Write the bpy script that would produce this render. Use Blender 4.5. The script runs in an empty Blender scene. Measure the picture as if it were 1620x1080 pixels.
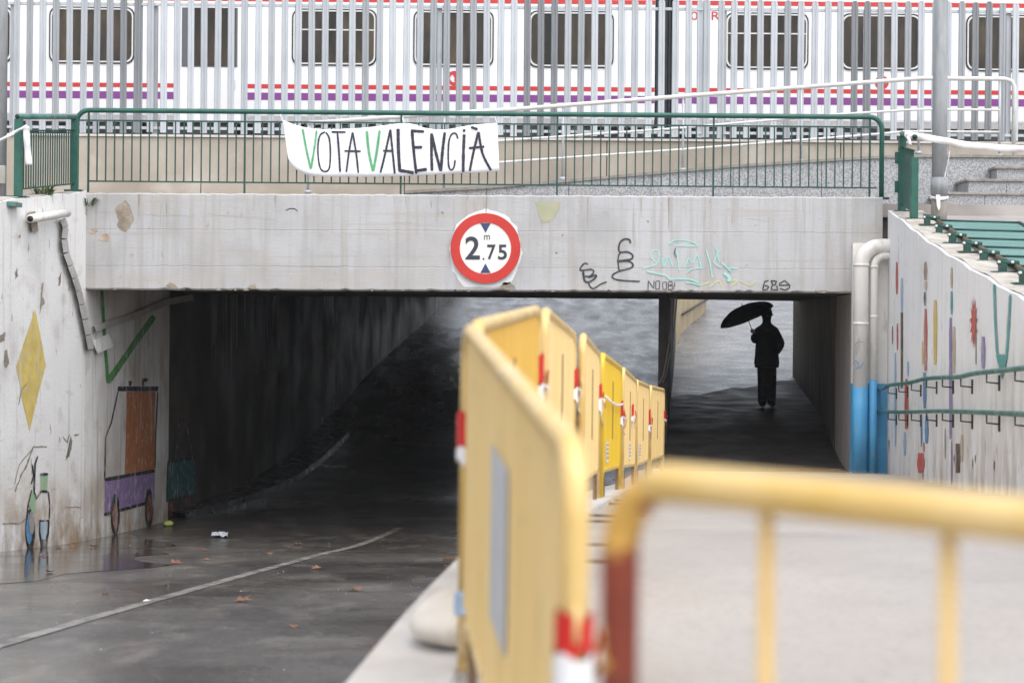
import bpy, bmesh, math, random
from mathutils import Vector, Matrix
random.seed(7)
C = bpy.context.scene
COL = C.collection
R = math.radians
# ------------------------------------------------------------------ camera, sky, sun, exposure
EYE = 2.0                 # metres of the lens above the footpath at the portal
FPX, CX, CY, ROLL = 2930.0, 810.0, 500.0, R(0.5)
cd = bpy.data.cameras.new('camera')
cd.sensor_width = 36.0; cd.lens = FPX/1620*36.0; cd.shift_y = -40/1620
cd.clip_start = 0.05; cd.clip_end = 500
cd.dof.use_dof = True; cd.dof.focus_distance = 25.0; cd.dof.aperture_fstop = 2.6; cd.dof.aperture_blades = 9
cam = bpy.data.objects.new('camera', cd); COL.objects.link(cam)
cam.matrix_world = Matrix.Translation((0, 0, EYE)) @ Matrix.Rotation(R(90), 4, 'X') @ Matrix.Rotation(ROLL, 4, 'Z')
C.camera = cam
w = bpy.data.worlds.new('World'); C.world = w; w.use_nodes = True
wt = w.node_tree; wt.nodes.clear()
wo = wt.nodes.new('ShaderNodeOutputWorld'); bg = wt.nodes.new('ShaderNodeBackground')
sk = wt.nodes.new('ShaderNodeTexSky'); sk.sky_type = 'NISHITA'; sk.sun_disc = False
SUN_EL, SUN_AZ = R(62), R(158)
sk.sun_elevation = SUN_EL; sk.sun_rotation = SUN_AZ; sk.air_density = 1.0; sk.dust_density = 3.0; sk.ozone_density = 1.0
hs = wt.nodes.new('ShaderNodeHueSaturation'); hs.inputs['Saturation'].default_value = 0.32
bg.inputs['Strength'].default_value = 0.15
wt.links.new(sk.outputs[0], hs.inputs['Color']); wt.links.new(hs.outputs[0], bg.inputs[0]); wt.links.new(bg.outputs[0], wo.inputs[0])
sl = bpy.data.lights.new('sun', 'SUN'); sl.energy = 0.5; sl.angle = R(80); sl.color = (1, .97, .93)
so = bpy.data.objects.new('sun', sl); COL.objects.link(so)
sdir = Vector((math.sin(SUN_AZ)*math.cos(SUN_EL), math.cos(SUN_AZ)*math.cos(SUN_EL), math.sin(SUN_EL)))
so.rotation_euler = sdir.to_track_quat('Z', 'Y').to_euler(); so.location = (0, 0, 30)
C.view_settings.view_transform = 'Standard'; C.view_settings.look = 'None'
C.view_settings.exposure = 1.1; C.view_settings.gamma = 1; C.view_settings.use_curve_mapping = False
C.cycles.max_bounces = 8; C.cycles.diffuse_bounces = 5; C.cycles.caustics_reflective = False; C.cycles.caustics_refractive = False
C.cycles.use_denoising = True

# ------------------------------------------------------------------ from photograph pixels to places in the world
def ray(px, py):
    u, v = (px-CX)/FPX, (CY-py)/FPX
    return Vector((u*math.cos(ROLL)-v*math.sin(ROLL), 1.0, u*math.sin(ROLL)+v*math.cos(ROLL)))
CAMP = Vector((0, 0, EYE))
def P(px, py, d): return CAMP + ray(px, py)*d
AX = 0.0956                                    # the road and the footpath run a little to the right of the view
XL, XR, XT = -5.53, 4.86, 4.40                 # left wall, right wing wall, right tunnel wall at depth 24
def onwall(x24, off=0.0):
    def f(px, py):
        r = ray(px, py); X0 = x24+off
        t = (X0-24*AX)/(r.x-AX*r.y)
        return CAMP + r*t
    return f
def lat(x24, d): return x24+AX*(d-24)
def interp(tab, d):
    if d <= tab[0][0]: return tab[0][1]
    if d >= tab[-1][0]: return tab[-1][1]
    for i in range(len(tab)-1):
        if tab[i][0] <= d <= tab[i+1][0]:
            a, b = tab[i], tab[i+1]
            def sl_(k):
                if k <= 0 or k >= len(tab)-1: 
                    j = min(max(k, 0), len(tab)-2); return (tab[j+1][1]-tab[j][1])/(tab[j+1][0]-tab[j][0])
                return (tab[k+1][1]-tab[k-1][1])/(tab[k+1][0]-tab[k-1][0])
            h = b[0]-a[0]; t = (d-a[0])/h
            return (2*t**3-3*t*t+1)*a[1]+(t**3-2*t*t+t)*h*sl_(i)+(-2*t**3+3*t*t)*b[1]+(t**3-t*t)*h*sl_(i+1)
ZP = [(-40, -1.6), (0, -1.27), (2.8, -1.18), (5.2, -1.01), (7.5, -.955), (9.9, -1.08), (12.3, -1.23), (14.7, -1.39), (17.1, -1.57), (19.5, -1.71),
      (21.9, -1.84), (24, -1.985), (26, -1.95), (28.6, -1.62), (31, -1.47), (38, -1.12), (45, -.5), (52, .1), (60, .9), (70, 1.5), (90, 1.6)]
ZR = [(-40, -1.7), (0, -1.45), (5, -1.62), (10, -1.95), (14, -2.22), (21, -2.73), (24, -2.96), (28, -3.12), (33, -3.1), (38.7, -2.6), (45.7, -1.37), (55, -.19), (60, .5), (70, 1.4), (90, 1.6)]
def zp(d): return EYE+interp(ZP, d)
def zr(d): return EYE+interp(ZR, d)
def tl(d): return max(EYE+1.57-.106*(24-d), zr(d)+.12) if d < 24 else EYE+1.57
TR = [(-40, -1.5), (4, -1.0), (8, -.6), (14, .13), (17.1, .49), (20.1, .86), (24, 1.40), (26, 1.5)]
def tr(d): return max(EYE+interp(TR, d), zp(d)+.01)
def edge(d): return 1.72+(.115 if d < 24 else AX)*(d-24)
def march(px, py, surf):
    r = ray(px, py); a = 2.0
    while a < 90:
        p = CAMP+r*a
        if p.z < surf(a): break
        a += .05
    return CAMP+r*a
# ------------------------------------------------------------------ materials
def M(name, cols, rough=(.6, .8), scale=3.0, stretch=(1, 1, 1), detail=6, over=(), bump=0.0, bscale=60.0, bstretch=(1, 1, 1), metal=0.0, spec=.5, rscale=None, sheen=0, ramp=(.35, .65), coat=0):
    m = bpy.data.materials.new(name); m.use_nodes = True; t = m.node_tree; n = t.nodes; L = t.links
    b = n['Principled BSDF']; b.inputs['Metallic'].default_value = metal; b.inputs['Specular IOR Level'].default_value = spec
    if coat: b.inputs['Coat Weight'].default_value = coat; b.inputs['Coat Roughness'].default_value = .12
    tc = n.new('ShaderNodeTexCoord')
    def noise(sc, st, det=6, ro=.55):
        mp = n.new('ShaderNodeMapping'); mp.inputs['Scale'].default_value = st; L.new(tc.outputs['Object'], mp.inputs[0])
        q = n.new('ShaderNodeTexNoise'); q.inputs['Scale'].default_value = sc; q.inputs['Detail'].default_value = det; q.inputs['Roughness'].default_value = ro
        L.new(mp.outputs[0], q.inputs['Vector']); return q.outputs['Fac']
    def rng(sock, lo, hi, a=0., z=1.):
        q = n.new('ShaderNodeMapRange'); q.inputs[1].default_value = lo; q.inputs[2].default_value = hi; q.inputs[3].default_value = a; q.inputs[4].default_value = z
        L.new(sock, q.inputs[0]); return q.outputs[0]
    if len(cols) > 1:
        cr = n.new('ShaderNodeValToRGB'); e = cr.color_ramp.elements
        while len(e) < len(cols): e.new(.5)
        for i, c in enumerate(cols):
            e[i].position = ramp[0]+(ramp[1]-ramp[0])*i/(len(cols)-1); e[i].color = (*c, 1)
        L.new(noise(scale, stretch, detail), cr.inputs[0]); col = cr.outputs[0]
    else:
        v = n.new('ShaderNodeRGB'); v.outputs[0].default_value = (*cols[0], 1); col = v.outputs[0]
    for ov in over:
        c, sc, st, lo, hi, amt = ov[:6]
        f = rng(noise(sc, st), lo, hi, 0, amt)
        if len(ov) > 6:                         # stain that lies within a height band; k tilts the band along y
            z0, z1, k = ov[6]
            sp = n.new('ShaderNodeSeparateXYZ'); L.new(tc.outputs['Object'], sp.inputs[0])
            mm = n.new('ShaderNodeMath'); mm.operation = 'MULTIPLY_ADD'; L.new(sp.outputs[1], mm.inputs[0]); mm.inputs[1].default_value = k; L.new(sp.outputs[2], mm.inputs[2])
            g = rng(mm.outputs[0], z0, z1, 1, 0); m2 = n.new('ShaderNodeMath'); m2.operation = 'MULTIPLY'; L.new(f, m2.inputs[0]); L.new(g, m2.inputs[1]); f = m2.outputs[0]
        mx = n.new('ShaderNodeMix'); mx.data_type = 'RGBA'; L.new(f, mx.inputs[0]); L.new(col, mx.inputs[6]); mx.inputs[7].default_value = (*c, 1); col = mx.outputs[2]
    L.new(col, b.inputs['Base Color'])
    L.new(rng(noise(rscale or scale*1.7, stretch), .35, .65, rough[0], rough[1]), b.inputs['Roughness'])
    if bump:
        bp = n.new('ShaderNodeBump'); bp.inputs['Strength'].default_value = bump; bp.inputs['Distance'].default_value = .02
        L.new(noise(bscale, bstretch, 8, .6), bp.inputs['Height']); L.new(bp.outputs[0], b.inputs['Normal'])
    return m
V3 = (7, 7, .35); H3 = (.35, .35, 9)
m_asphalt = M('wet_asphalt', [(.050, .044, .039), (.092, .081, .072)], (.17, .55), 1.2, over=[((.02, .019, .019), .35, (1, .6, 1), .5, .62, .7), ((.085, .08, .076), .5, (1, .25, 1), .5, .75, .6), ((.24, .225, .21), 55, (1, .3, 1), .55, .68, .6), ((.02, .018, .017), 38, (1, .3, 1), .54, .66, .6), ((.22, .195, .17), 2.4, (1, .4, 1), .53, .68, .5), ((.035, .032, .03), 9, (1, .5, 1), .54, .66, .6)], bump=.3, bscale=60, rscale=.45, spec=.7, coat=.25)
m_path = M('path_concrete', [(.335, .308, .285), (.41, .380, .354)], (.35, .6), .8, over=[((.24, .22, .205), 34, (1, 1, 1), .48, .72, .6), ((.25, .22, .2), 1.3, (1, .3, 1), .6, .8, .35)], bump=.15, bscale=110)
m_wetpath = M('wet_path', [(.09, .087, .085), (.17, .165, .16)], (.25, .42), 1.0, over=[((.5, .5, .5), 26, (1, .6, 1), .54, .64, .7), ((.05, .05, .052), 22, (1, .6, 1), .56, .66, .7)], bump=1.0, bscale=24)
m_kerb = M('kerb_concrete', [(.46, .435, .41), (.60, .575, .55)], (.5, .8), 2, over=[((.3, .26, .21), 5, (1, 1, 1), .58, .75, .5)], bump=.3)
m_wallL = M('left_whitewash', [(.66, .645, .62), (.81, .80, .785), (.83, .825, .815)], (.55, .8), 1.2, ramp=(.3, .6), over=[
    ((.36, .32, .28), 1.2, V3, .56, .75, .5), ((.45, .37, .29), 1.8, (1, 1, 1.6), .60, .72, .4), ((.28, .24, .19), 5.0, (1.8, 1.8, .6), .67, .69, .75), ((.5, .45, .39), 2.2, (1, 1, 5), .63, .70, .35),
    ((.35, .24, .14), 2.2, (1, 1, .8), .42, .62, .9, (1.0, 2.0, .08)), ((.22, .17, .12), 6, (1, 1, .6), .45, .7, .7, (.95, 1.55, .08))], bump=.3, bscale=22)
m_wallR = M('right_whitewash', [(.72, .715, .71), (.81, .81, .81), (.83, .83, .83)], (.55, .8), 1.2, ramp=(.3, .6), over=[
    ((.52, .49, .45), 1.6, V3, .54, .72, .45), ((.34, .30, .25), 4.0, (1.5, 1.5, .7), .65, .70, .55),
    ((.40, .33, .25), 2.5, (1.6, 1.6, .6), .42, .66, .7, (2.7, 4.0, .13)), ((.2, .17, .14), 5, (1.5, 1.5, .8), .60, .72, .55, (2.8, 3.8, .13))], bump=.3, bscale=22)
m_beam = M('beam_paint', [(.38, .378, .378), (.455, .457, .465), (.49, .492, .503)], (.5, .75), 1.1, ramp=(.3, .65), over=[
    ((.33, .305, .275), 1.5, V3, .47, .68, .6), ((.30, .25, .19), 2.6, (5, 5, .3), .62, .70, .5), ((.33, .31, .29), 22, (1, 1, 1), .56, .70, .35), ((.40, .36, .31), .9, (1, 1, 1.5), .54, .68, .35), ((.40, .37, .33), 1.0, (.5, .5, 14), .56, .66, .55), ((.35, .29, .22), 7.0, (1, 1, .8), .66, .71, .6), ((.48, .44, .38), 2.0, (1, 1, 3), .45, .7, .5, (2.3, 2.75, 0))], bump=.22, bscale=16, bstretch=(.5, .5, 6))
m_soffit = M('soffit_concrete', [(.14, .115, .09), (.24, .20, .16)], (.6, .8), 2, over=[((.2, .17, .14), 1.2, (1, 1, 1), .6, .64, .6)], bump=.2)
m_tunnelL = M('tunnel_shade_wall', [(.024, .020, .018), (.05, .041, .034)], (.45, .75), .8, stretch=(1, .7, .6), over=[((.03, .028, .028), 1.0, (1.2, .8, .5), .48, .62, .7), ((.11, .085, .065), .7, (1, 1, 1), .52, .7, .6), ((.2, .19, .19), 1.3, (5, 2.5, .10), .62, .72, .4)], bump=.3)  # base colour kept nearly black to paint in the tunnel's shade
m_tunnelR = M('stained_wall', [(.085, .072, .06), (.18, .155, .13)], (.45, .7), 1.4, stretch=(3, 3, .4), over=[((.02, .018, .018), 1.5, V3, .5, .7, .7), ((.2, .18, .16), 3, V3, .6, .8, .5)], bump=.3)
m_jamb = M('jamb_wall', [(.36, .33, .3), (.5, .47, .44)], (.5, .75), 1.4, stretch=(3, 3, .4), over=[((.25, .1, .07), 2.0, V3, .6, .7, .4), ((.12, .1, .08), 1.5, V3, .5, .7, .6)], bump=.3)  # paler than the wall deeper in: daylight at the mouth put into the colour
m_beige = M('beige_concrete', [(.33, .285, .235), (.44, .39, .33)], (.6, .85), 1.0, over=[((.3, .26, .21), 1.2, (2.4, 2.4, .8), .56, .72, .5), ((.55, .51, .46), 1.1, (1, 1, 1), .58, .7, .55), ((.24, .2, .16), 40, (1, 1, 1), .58, .72, .35), ((.3, .24, .18), 2, (1, 1, 1), .4, .6, .6, (3.5, 3.85, 0))], bump=.2)
m_granite = M('grey_granite', [(.22, .225, .235), (.33, .335, .35), (.45, .455, .465)], (.4, .6), 55, detail=4, ramp=(.4, .6), over=[((.33, .30, .27), 1.1, (1, 1, 1), .55, .75, .3)])
m_granjoint = M('granite_edge', [(.2, .19, .17), (.32, .30, .27)], (.6, .8), 9)
m_earth = M('paving', [(.30, .27, .25), (.42, .39, .37)], (.35, .6), 1.2, over=[((.22, .2, .19), .8, (1, 4, 1), .52, .7, .5)], bump=.3)
m_green = M('green_paint', [(.012, .085, .062), (.018, .11, .08)], (.35, .55), 8)
m_greendark = M('dark_green_paint', [(.008, .052, .04), (.012, .07, .052)], (.4, .6), 8)
m_teal = M('teal_sheet', [(.075, .20, .185), (.11, .25, .23)], (.3, .5), 1.5, stretch=(.6, 4, 1))
m_greenrail = M('worn_green', [(.03, .13, .11), (.10, .22, .19)], (.35, .55), 5, over=[((.3, .33, .3), 10, (1, 1, 1), .62, .7, .5)])
galv = []
for i, k in enumerate((.80, .72, .88, .55, .37)):
    galv.append(M('galvanised_%s' % ('light', 'plain', 'pale', 'dull', 'dark')[i], [(.54*k, .575*k, .61*k), (.66*k, .695*k, .735*k)], (.4, .6), 2.0, stretch=(3, 3, .7), metal=.25, over=[((.38*k, .41*k, .45*k), 3, (4, 4, .5), .55, .75, .6)]))
m_pole = M('pole_galvanised', [(.25, .265, .275), (.36, .375, .385)], (.45, .65), 3, stretch=(3, 3, .6), metal=.15, over=[((.25, .23, .12), 2, (2, 2, .5), .62, .7, .5)])
m_rust = M('rusty_steel', [(.10, .055, .03), (.16, .10, .06)], (.7, .9), 8)
m_steel = M('white_rail', [(.58, .58, .56), (.70, .70, .68)], (.3, .5), 5)
m_trainw = M('train_white', [(.73, .735, .75), (.79, .795, .805)], (.3, .45), 1.5)
m_trainred = M('train_red', [(.52, .03, .028)], (.35, .45))
m_trainpur = M('train_purple', [(.20, .045, .23)], (.35, .45))
m_glass = M('train_glass', [(.022, .02, .018), (.05, .04, .03), (.10, .075, .048)], (.08, .16), 1.3, stretch=(2.2, 1, .7), ramp=(.35, .7), spec=.22)  # brown tones in the panes paint in a reflection
m_black = M('black_rubber', [(.012, .012, .014), (.02, .02, .023)], (.6, .8), 6)
m_dark = M('underframe', [(.02, .021, .024), (.05, .052, .056)], (.6, .8), 3)
m_gang = M('gangway_bellows', [(.016, .019, .026), (.026, .03, .038)], (.6, .8), 6)
m_white = M('white_enamel', [(.76, .75, .71), (.82, .81, .78)], (.3, .45), 12)
m_signred = M('sign_red', [(.50, .028, .018), (.58, .035, .024)], (.3, .45), 5)
m_ink = M('sign_ink', [(.032, .037, .055)], (.4, .5))
m_navy = M('sign_navy', [(.035, .055, .14)], (.4, .5))
m_cloth = M('banner_cloth', [(.77, .77, .80), (.85, .85, .87)], (.8, .95), 3, bump=.15, bscale=30)
m_letter = M('black_brush_paint', [(.02, .02, .035), (.04, .04, .06)], (.6, .8), 14)
m_gletter = M('green_brush_paint', [(.08, .36, .15), (.13, .46, .22)], (.6, .8), 14)
m_spray = M('black_spray', [(.025, .027, .035), (.07, .072, .08)], (.6, .8), 12)
m_cyan = M('cyan_spray', [(.26, .62, .56), (.46, .62, .58)], (.6, .8), 9)
m_ylw = M('yellow_spray', [(.62, .62, .22), (.62, .6, .4)], (.6, .8), 12)
m_bare = M('bare_mortar', [(.22, .18, .135), (.37, .32, .26)], (.8, .95), 7, bump=.4, bscale=30)
m_moss = M('mossy_patch', [(.36, .38, .24), (.44, .42, .30)], (.7, .9), 6)
m_rustst = M('rust_stain', [(.36, .22, .12), (.50, .44, .38)], (.7, .9), 9)
m_halo = M('fresh_white_paint', [(.74, .74, .745)], (.5, .6))
m_bar = M('barrier_cream', [(.76, .545, .22), (.82, .61, .285)], (.3, .5), 1.5, stretch=(6, 1, .5), over=[((.55, .42, .26), 2.6, (1, 1, 1), .60, .70, .45), ((.76, .58, .30), 1.2, (5, 5, .5), .5, .75, .6), ((.42, .32, .20), 4, (2, 2, .7), .60, .72, .5), ((.5, .4, .27), 18, (1, 1, 1), .62, .70, .5)])
m_bartube = M('barrier_tube', [(.64, .42, .12), (.74, .54, .24)], (.25, .45), 5, over=[((.42, .34, .26), 7, (1, 1, 1), .66, .74, .6)])
m_barsat = M('barrier_yellow', [(.68, .44, .02), (.74, .50, .04)], (.3, .5), 1.5, stretch=(6, 1, .5))
m_barshade = M('barrier_shaded', [(.66, .39, .06), (.72, .45, .09)], (.3, .5), 1.5, stretch=(6, 1, .5))  # barrier colour deepened towards orange; shadow on the second sheet is in the colour
m_redbrown = M('red_brown_paint', [(.17, .028, .012), (.26, .05, .02)], (.35, .55), 6, over=[((.62, .36, .08), 9, (1, 1, 1.2), .50, .53, 1.), ((.10, .02, .01), 9, (1, 1, 1), .56, .62, .7)])
m_tapered = M('tape_red', [(.56, .02, .014)], (.3, .45))
m_tapewh = M('tape_white', [(.80, .80, .82)], (.35, .5))
m_tapepk = M('tape_pale', [(.78, .70, .71), (.82, .79, .80)], (.35, .5), 9)
m_stick = M('grey_sticker', [(.46, .47, .49), (.56, .57, .58)], (.4, .6), 4)
m_blue = M('sky_blue_paint', [(.075, .33, .60), (.11, .41, .67)], (.45, .65), 2.5, over=[((.3, .34, .36), 9, (1, 1, 1), .62, .68, .7), ((.12, .25, .36), 2, (3, 3, .5), .5, .75, .6)])
m_pipew = M('pipe_white', [(.74, .72, .68), (.82, .80, .77)], (.4, .6), 2, over=[((.42, .35, .27), 2.2, (3, 3, .8), .56, .72, .6)])
m_sand = M('sandbag_cloth', [(.62, .575, .51), (.72, .68, .62)], (.8, .95), 4, bump=.4, bscale=24)
m_coat = M('black_cloth', [(.006, .006, .007), (.011, .011, .012)], (.8, .95), 9)
m_skin = M('skin', [(.16, .09, .065)], (.5, .6))
m_umb = M('umbrella_cloth', [(.006, .006, .008), (.01, .01, .012)], (.5, .7), 8)
m_leaf = M('dead_leaf', [(.11, .045, .025), (.24, .11, .055)], (.5, .7), 20)
m_weed = M('weed_green', [(.05, .10, .025), (.10, .16, .05)], (.6, .8), 20)
m_trunk = M('trunking_grey', [(.36, .345, .33), (.52, .505, .49)], (.5, .7), 2.5, stretch=(1, 1, 1), over=[((.25, .2, .16), 5, (1, 1, 1), .6, .7, .6)])
m_line = M('worn_lane_paint', [(.08, .075, .07), (.25, .24, .225)], (.25, .5), 5, ramp=(.34, .56))
def paint(name, c, k=.8): return M(name, [(c[0]*k, c[1]*k, c[2]*k), c], (.55, .75), 6, over=[((.6, .58, .55), 2.0, (3.5, 3.5, .6), .54, .70, .6), ((.5, .47, .43), 9, (1.5, 1.5, 1), .57, .64, .6)])
pc = {n_: paint('mural_'+n_, c) for n_, c in dict(yellow=(.72, .55, .16), green=(.07, .27, .07), black=(.025, .025, .03), orange=(.42, .15, .055), purple=(.27, .19, .38), teal=(.035, .12, .13),
      blue=(.10, .28, .52), mint=(.36, .55, .34), red=(.55, .10, .08), brown=(.12, .07, .05), tan=(.55, .43, .28), lightblue=(.36, .52, .70), aqua=(.10, .36, .36), violet=(.30, .24, .45), darkred=(.20, .06, .045), grey=(.34, .33, .32), navy=(.05, .06, .13), rosebrown=(.30, .15, .12)).items()}
# ------------------------------------------------------------------ mesh helpers
WL = {}
def thing(name, label, cat, loc=(0, 0, 0), group=None):
    o = bpy.data.objects.new(name, None); COL.objects.link(o); o.location = loc; o.empty_display_size = .2
    o['label'] = label; o['category'] = cat
    if group: o['group'] = group
    WL[o.name] = Vector(loc); return o
def tag(o, label=None, cat=None, group=None, kind=None):
    for k, v in (('label', label), ('category', cat), ('group', group), ('kind', kind)):
        if v: o[k] = v
    return o
def adopt(o, parent):
    o.parent = parent; o.matrix_parent_inverse = Matrix.Translation(-WL.get(parent.name, Vector((0, 0, 0))))
class MB:
    def __init__(s): s.v = []; s.f = []; s.sm = []
    def add(s, vs, fs, smooth=False):
        k = len(s.v); s.v += [tuple(v) for v in vs]; s.f += [tuple(i+k for i in f) for f in fs]; s.sm += [smooth]*len(fs); return s
    def box(s, a, b):
        x0, y0, z0 = a; x1, y1, z1 = b
        x0, x1 = min(x0, x1), max(x0, x1); y0, y1 = min(y0, y1), max(y0, y1); z0, z1 = min(z0, z1), max(z0, z1)
        vs = [(x0, y0, z0), (x1, y0, z0), (x1, y1, z0), (x0, y1, z0), (x0, y0, z1), (x1, y0, z1), (x1, y1, z1), (x0, y1, z1)]
        return s.add(vs, [(0, 3, 2, 1), (4, 5, 6, 7), (0, 1, 5, 4), (1, 2, 6, 5), (2, 3, 7, 6), (3, 0, 4, 7)])
    def hexa(s, vs):  # bottom four (ccw from above), top four
        return s.add(vs, [(0, 3, 2, 1), (4, 5, 6, 7), (0, 1, 5, 4), (1, 2, 6, 5), (2, 3, 7, 6), (3, 0, 4, 7)])
    def tube(s, pts, r, n=10, closed=False, cap=True):
        pts = [Vector(p) for p in pts]; rr = r if isinstance(r, (list, tuple)) else [r]*len(pts)
        rings = []; up = None
        for i, p in enumerate(pts):
            a = pts[i-1] if i > 0 else (pts[-1] if closed else p); b = pts[i+1] if i < len(pts)-1 else (pts[0] if closed else p)
            t = (b-a).normalized()
            if up is None: up = Vector((0, 0, 1)) if abs(t.z) < .9 else Vector((1, 0, 0))
            x = t.cross(up).normalized(); up = x.cross(t).normalized()
            rings.append([p+(x*math.cos(2*math.pi*k/n)+up*math.sin(2*math.pi*k/n))*rr[i] for k in range(n)])
        vs = [v for q in rings for v in q]; fs = []
        m = len(pts)
        for i in range(m if closed else m-1):
            j = (i+1) % m
            for k in range(n): fs.append((i*n+k, i*n+(k+1) % n, j*n+(k+1) % n, j*n+k))
        if cap and not closed: fs += [tuple(range(n-1, -1, -1)), tuple((m-1)*n+k for k in range(n))]
        return s.add(vs, fs, True)
    def strip(s, rows, smooth=True):   # rows of equal length
        n = len(rows[0]); vs = [v for r_ in rows for v in r_]
        fs = [(i*n+k, i*n+k+1, (i+1)*n+k+1, (i+1)*n+k) for i in range(len(rows)-1) for k in range(n-1)]
        return s.add(vs, fs, smooth)
    def prism(s, poly, ext):
        ext = Vector(ext); n = len(poly); a = [Vector(p) for p in poly]; b = [p+ext for p in a]
        return s.add(a+b, [tuple(range(n-1, -1, -1)), tuple(range(n, 2*n))]+[(i, (i+1) % n, n+(i+1) % n, n+i) for i in range(n)])
    def build(s, name, mat, parent=None, bevel=0, fix=True):
        me = bpy.data.meshes.new(name); me.from_pydata(s.v, [], s.f); 
        me.polygons.foreach_set('use_smooth', s.sm); me.materials.append(mat)
        if fix:
            bm = bmesh.new(); bm.from_mesh(me); bmesh.ops.recalc_face_normals(bm, faces=bm.faces); bm.to_mesh(me); bm.free()
        o = bpy.data.objects.new(name, me); COL.objects.link(o)
        if parent is not None: adopt(o, parent)
        if bevel:
            q = o.modifiers.new('bevel', 'BEVEL'); q.width = bevel; q.segments = 2; q.limit_method = 'ANGLE'
        return o
def inst(src, loc, parent, rot=None):
    o = src.copy(); COL.objects.link(o); o.location = loc
    if rot is not None: o.rotation_euler = rot
    if parent is not None: adopt(o, parent)
    return o
def arc(c, r, a0, a1, n, ux, uy):
    return [Vector(c)+Vector(ux)*(r*math.cos(a0+(a1-a0)*i/n))+Vector(uy)*(r*math.sin(a0+(a1-a0)*i/n)) for i in range(n+1)]
def smoothpts(pts, k=4):
    if len(pts) < 3: return pts
    out = []
    for i in range(len(pts)-1):
        p0 = pts[max(i-1, 0)]; p1 = pts[i]; p2 = pts[i+1]; p3 = pts[min(i+2, len(pts)-1)]
        for j in range(k):
            t = j/k
            out.append(tuple(.5*((2*p1[c])+(-p0[c]+p2[c])*t+(2*p0[c]-5*p1[c]+4*p2[c]-p3[c])*t*t+(-p0[c]+3*p1[c]-3*p2[c]+p3[c])*t**3) for c in (0, 1)))
    return out+[tuple(pts[-1])]
def stroke(mb, pts, w, mp, smooth=False, jit=.0, step=6.0):
    """a brushed ribbon along pixel points on the surface that mp maps to; mitred, so no face lies on another"""
    if smooth: pts = smoothpts(pts)
    q = [pts[0]]
    for a, b in zip(pts, pts[1:]):
        L_ = math.hypot(b[0]-a[0], b[1]-a[1]); n = max(1, int(L_/step))
        for i in range(1, n+1): q.append((a[0]+(b[0]-a[0])*i/n, a[1]+(b[1]-a[1])*i/n))
    rows = []
    for i, p in enumerate(q):
        a = q[max(i-1, 0)]; b = q[min(i+1, len(q)-1)]
        tx, ty = b[0]-a[0], b[1]-a[1]; l = math.hypot(tx, ty) or 1; nx, ny = -ty/l, tx/l
        ww = w/2*(1+random.uniform(-jit, jit))
        if i in (0, len(q)-1): ww *= .75
        rows.append([mp(p[0]+nx*ww, p[1]+ny*ww), mp(p[0]-nx*ww, p[1]-ny*ww)])
    mb.strip(rows, False)
def poly(mb, pts, mp): mb.add([mp(*p) for p in pts], [tuple(range(len(pts)))])
def ell(cx, cy, rx, ry, n=20): return [(cx+rx*math.cos(2*math.pi*i/n), cy+ry*math.sin(2*math.pi*i/n)) for i in range(n)]
def blob(pts, jit, k=4):
    out = []
    for a, b in zip(pts, pts[1:]+pts[:1]):
        for i in range(k): 
            t = i/k; out.append((a[0]+(b[0]-a[0])*t+random.uniform(-jit, jit), a[1]+(b[1]-a[1])*t+random.uniform(-jit, jit)))
    return out
def text_mesh(name, body, box, mp, mat, parent, bold=0):
    cu = bpy.data.curves.new(name, 'FONT'); cu.body = body; cu.offset = bold; cu.resolution_u = 4
    t = bpy.data.objects.new('tmp', cu); COL.objects.link(t)
    dg = bpy.context.evaluated_depsgraph_get(); dg.update(); me = bpy.data.meshes.new_from_object(t.evaluated_get(dg))
    bpy.data.objects.remove(t); me.name = name
    xs = [v.co.x for v in me.vertices]; ys = [v.co.y for v in me.vertices]
    x0, x1, y0, y1 = min(xs), max(xs), min(ys), max(ys)
    for v in me.vertices:
        v.co = mp(box[0]+(v.co.x-x0)/(x1-x0)*(box[2]-box[0]), box[3]-(v.co.y-y0)/(y1-y0)*(box[3]-box[1]))
    me.materials.clear(); me.materials.append(mat)
    o = bpy.data.objects.new(name, me); COL.objects.link(o)
    if parent: adopt(o, parent)
    return o
xm = lambda d: edge(d)+.2
# ------------------------------------------------------------------ ground, road, footpath
ST = [x*.5 for x in range(-60, 181)]
m_rise = M('rising_asphalt', [(.035, .033, .032), (.07, .066, .063)], (.16, .42), 1.0, stretch=(1, .35, 1), over=[((.02, .02, .021), 1.3, (1.3, .3, 1), .57, .62, .8), ((.16, .155, .15), 90, (1, .4, 1), .6, .75, .6)], bump=.8, bscale=24, rscale=2.0)
for sel, m_ in ((lambda d: d <= 40, m_asphalt), (lambda d: d >= 40, m_rise)):
    mb = MB(); rows = []
    for d in ST:
        if not sel(d): continue
        a, b = lat(XL, d)-.05, edge(d)+.05
        rows.append([(a+(b-a)*i/8, d, zr(d)) for i in range(9)])
    mb.strip(rows); r__ = tag(mb.build('road', m_), kind='structure')
    if m_ is m_asphalt: road = r__
mb = MB(); rows = []
for d in [s for s in ST if 4 <= s <= 27]:
    x = -1.8+AX*(d-25); rows.append([(x-.058, d, zr(d)+.005), (x+.058, d, zr(d)+.005)])
mb.strip(rows); mb.build('lane_line', m_line, road)
m_water = M('standing_water', [(.030, .027, .024), (.05, .045, .04)], (.04, .16), 1.0, bump=.06, bscale=14, spec=.6)
mb = MB(); rows = []
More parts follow.
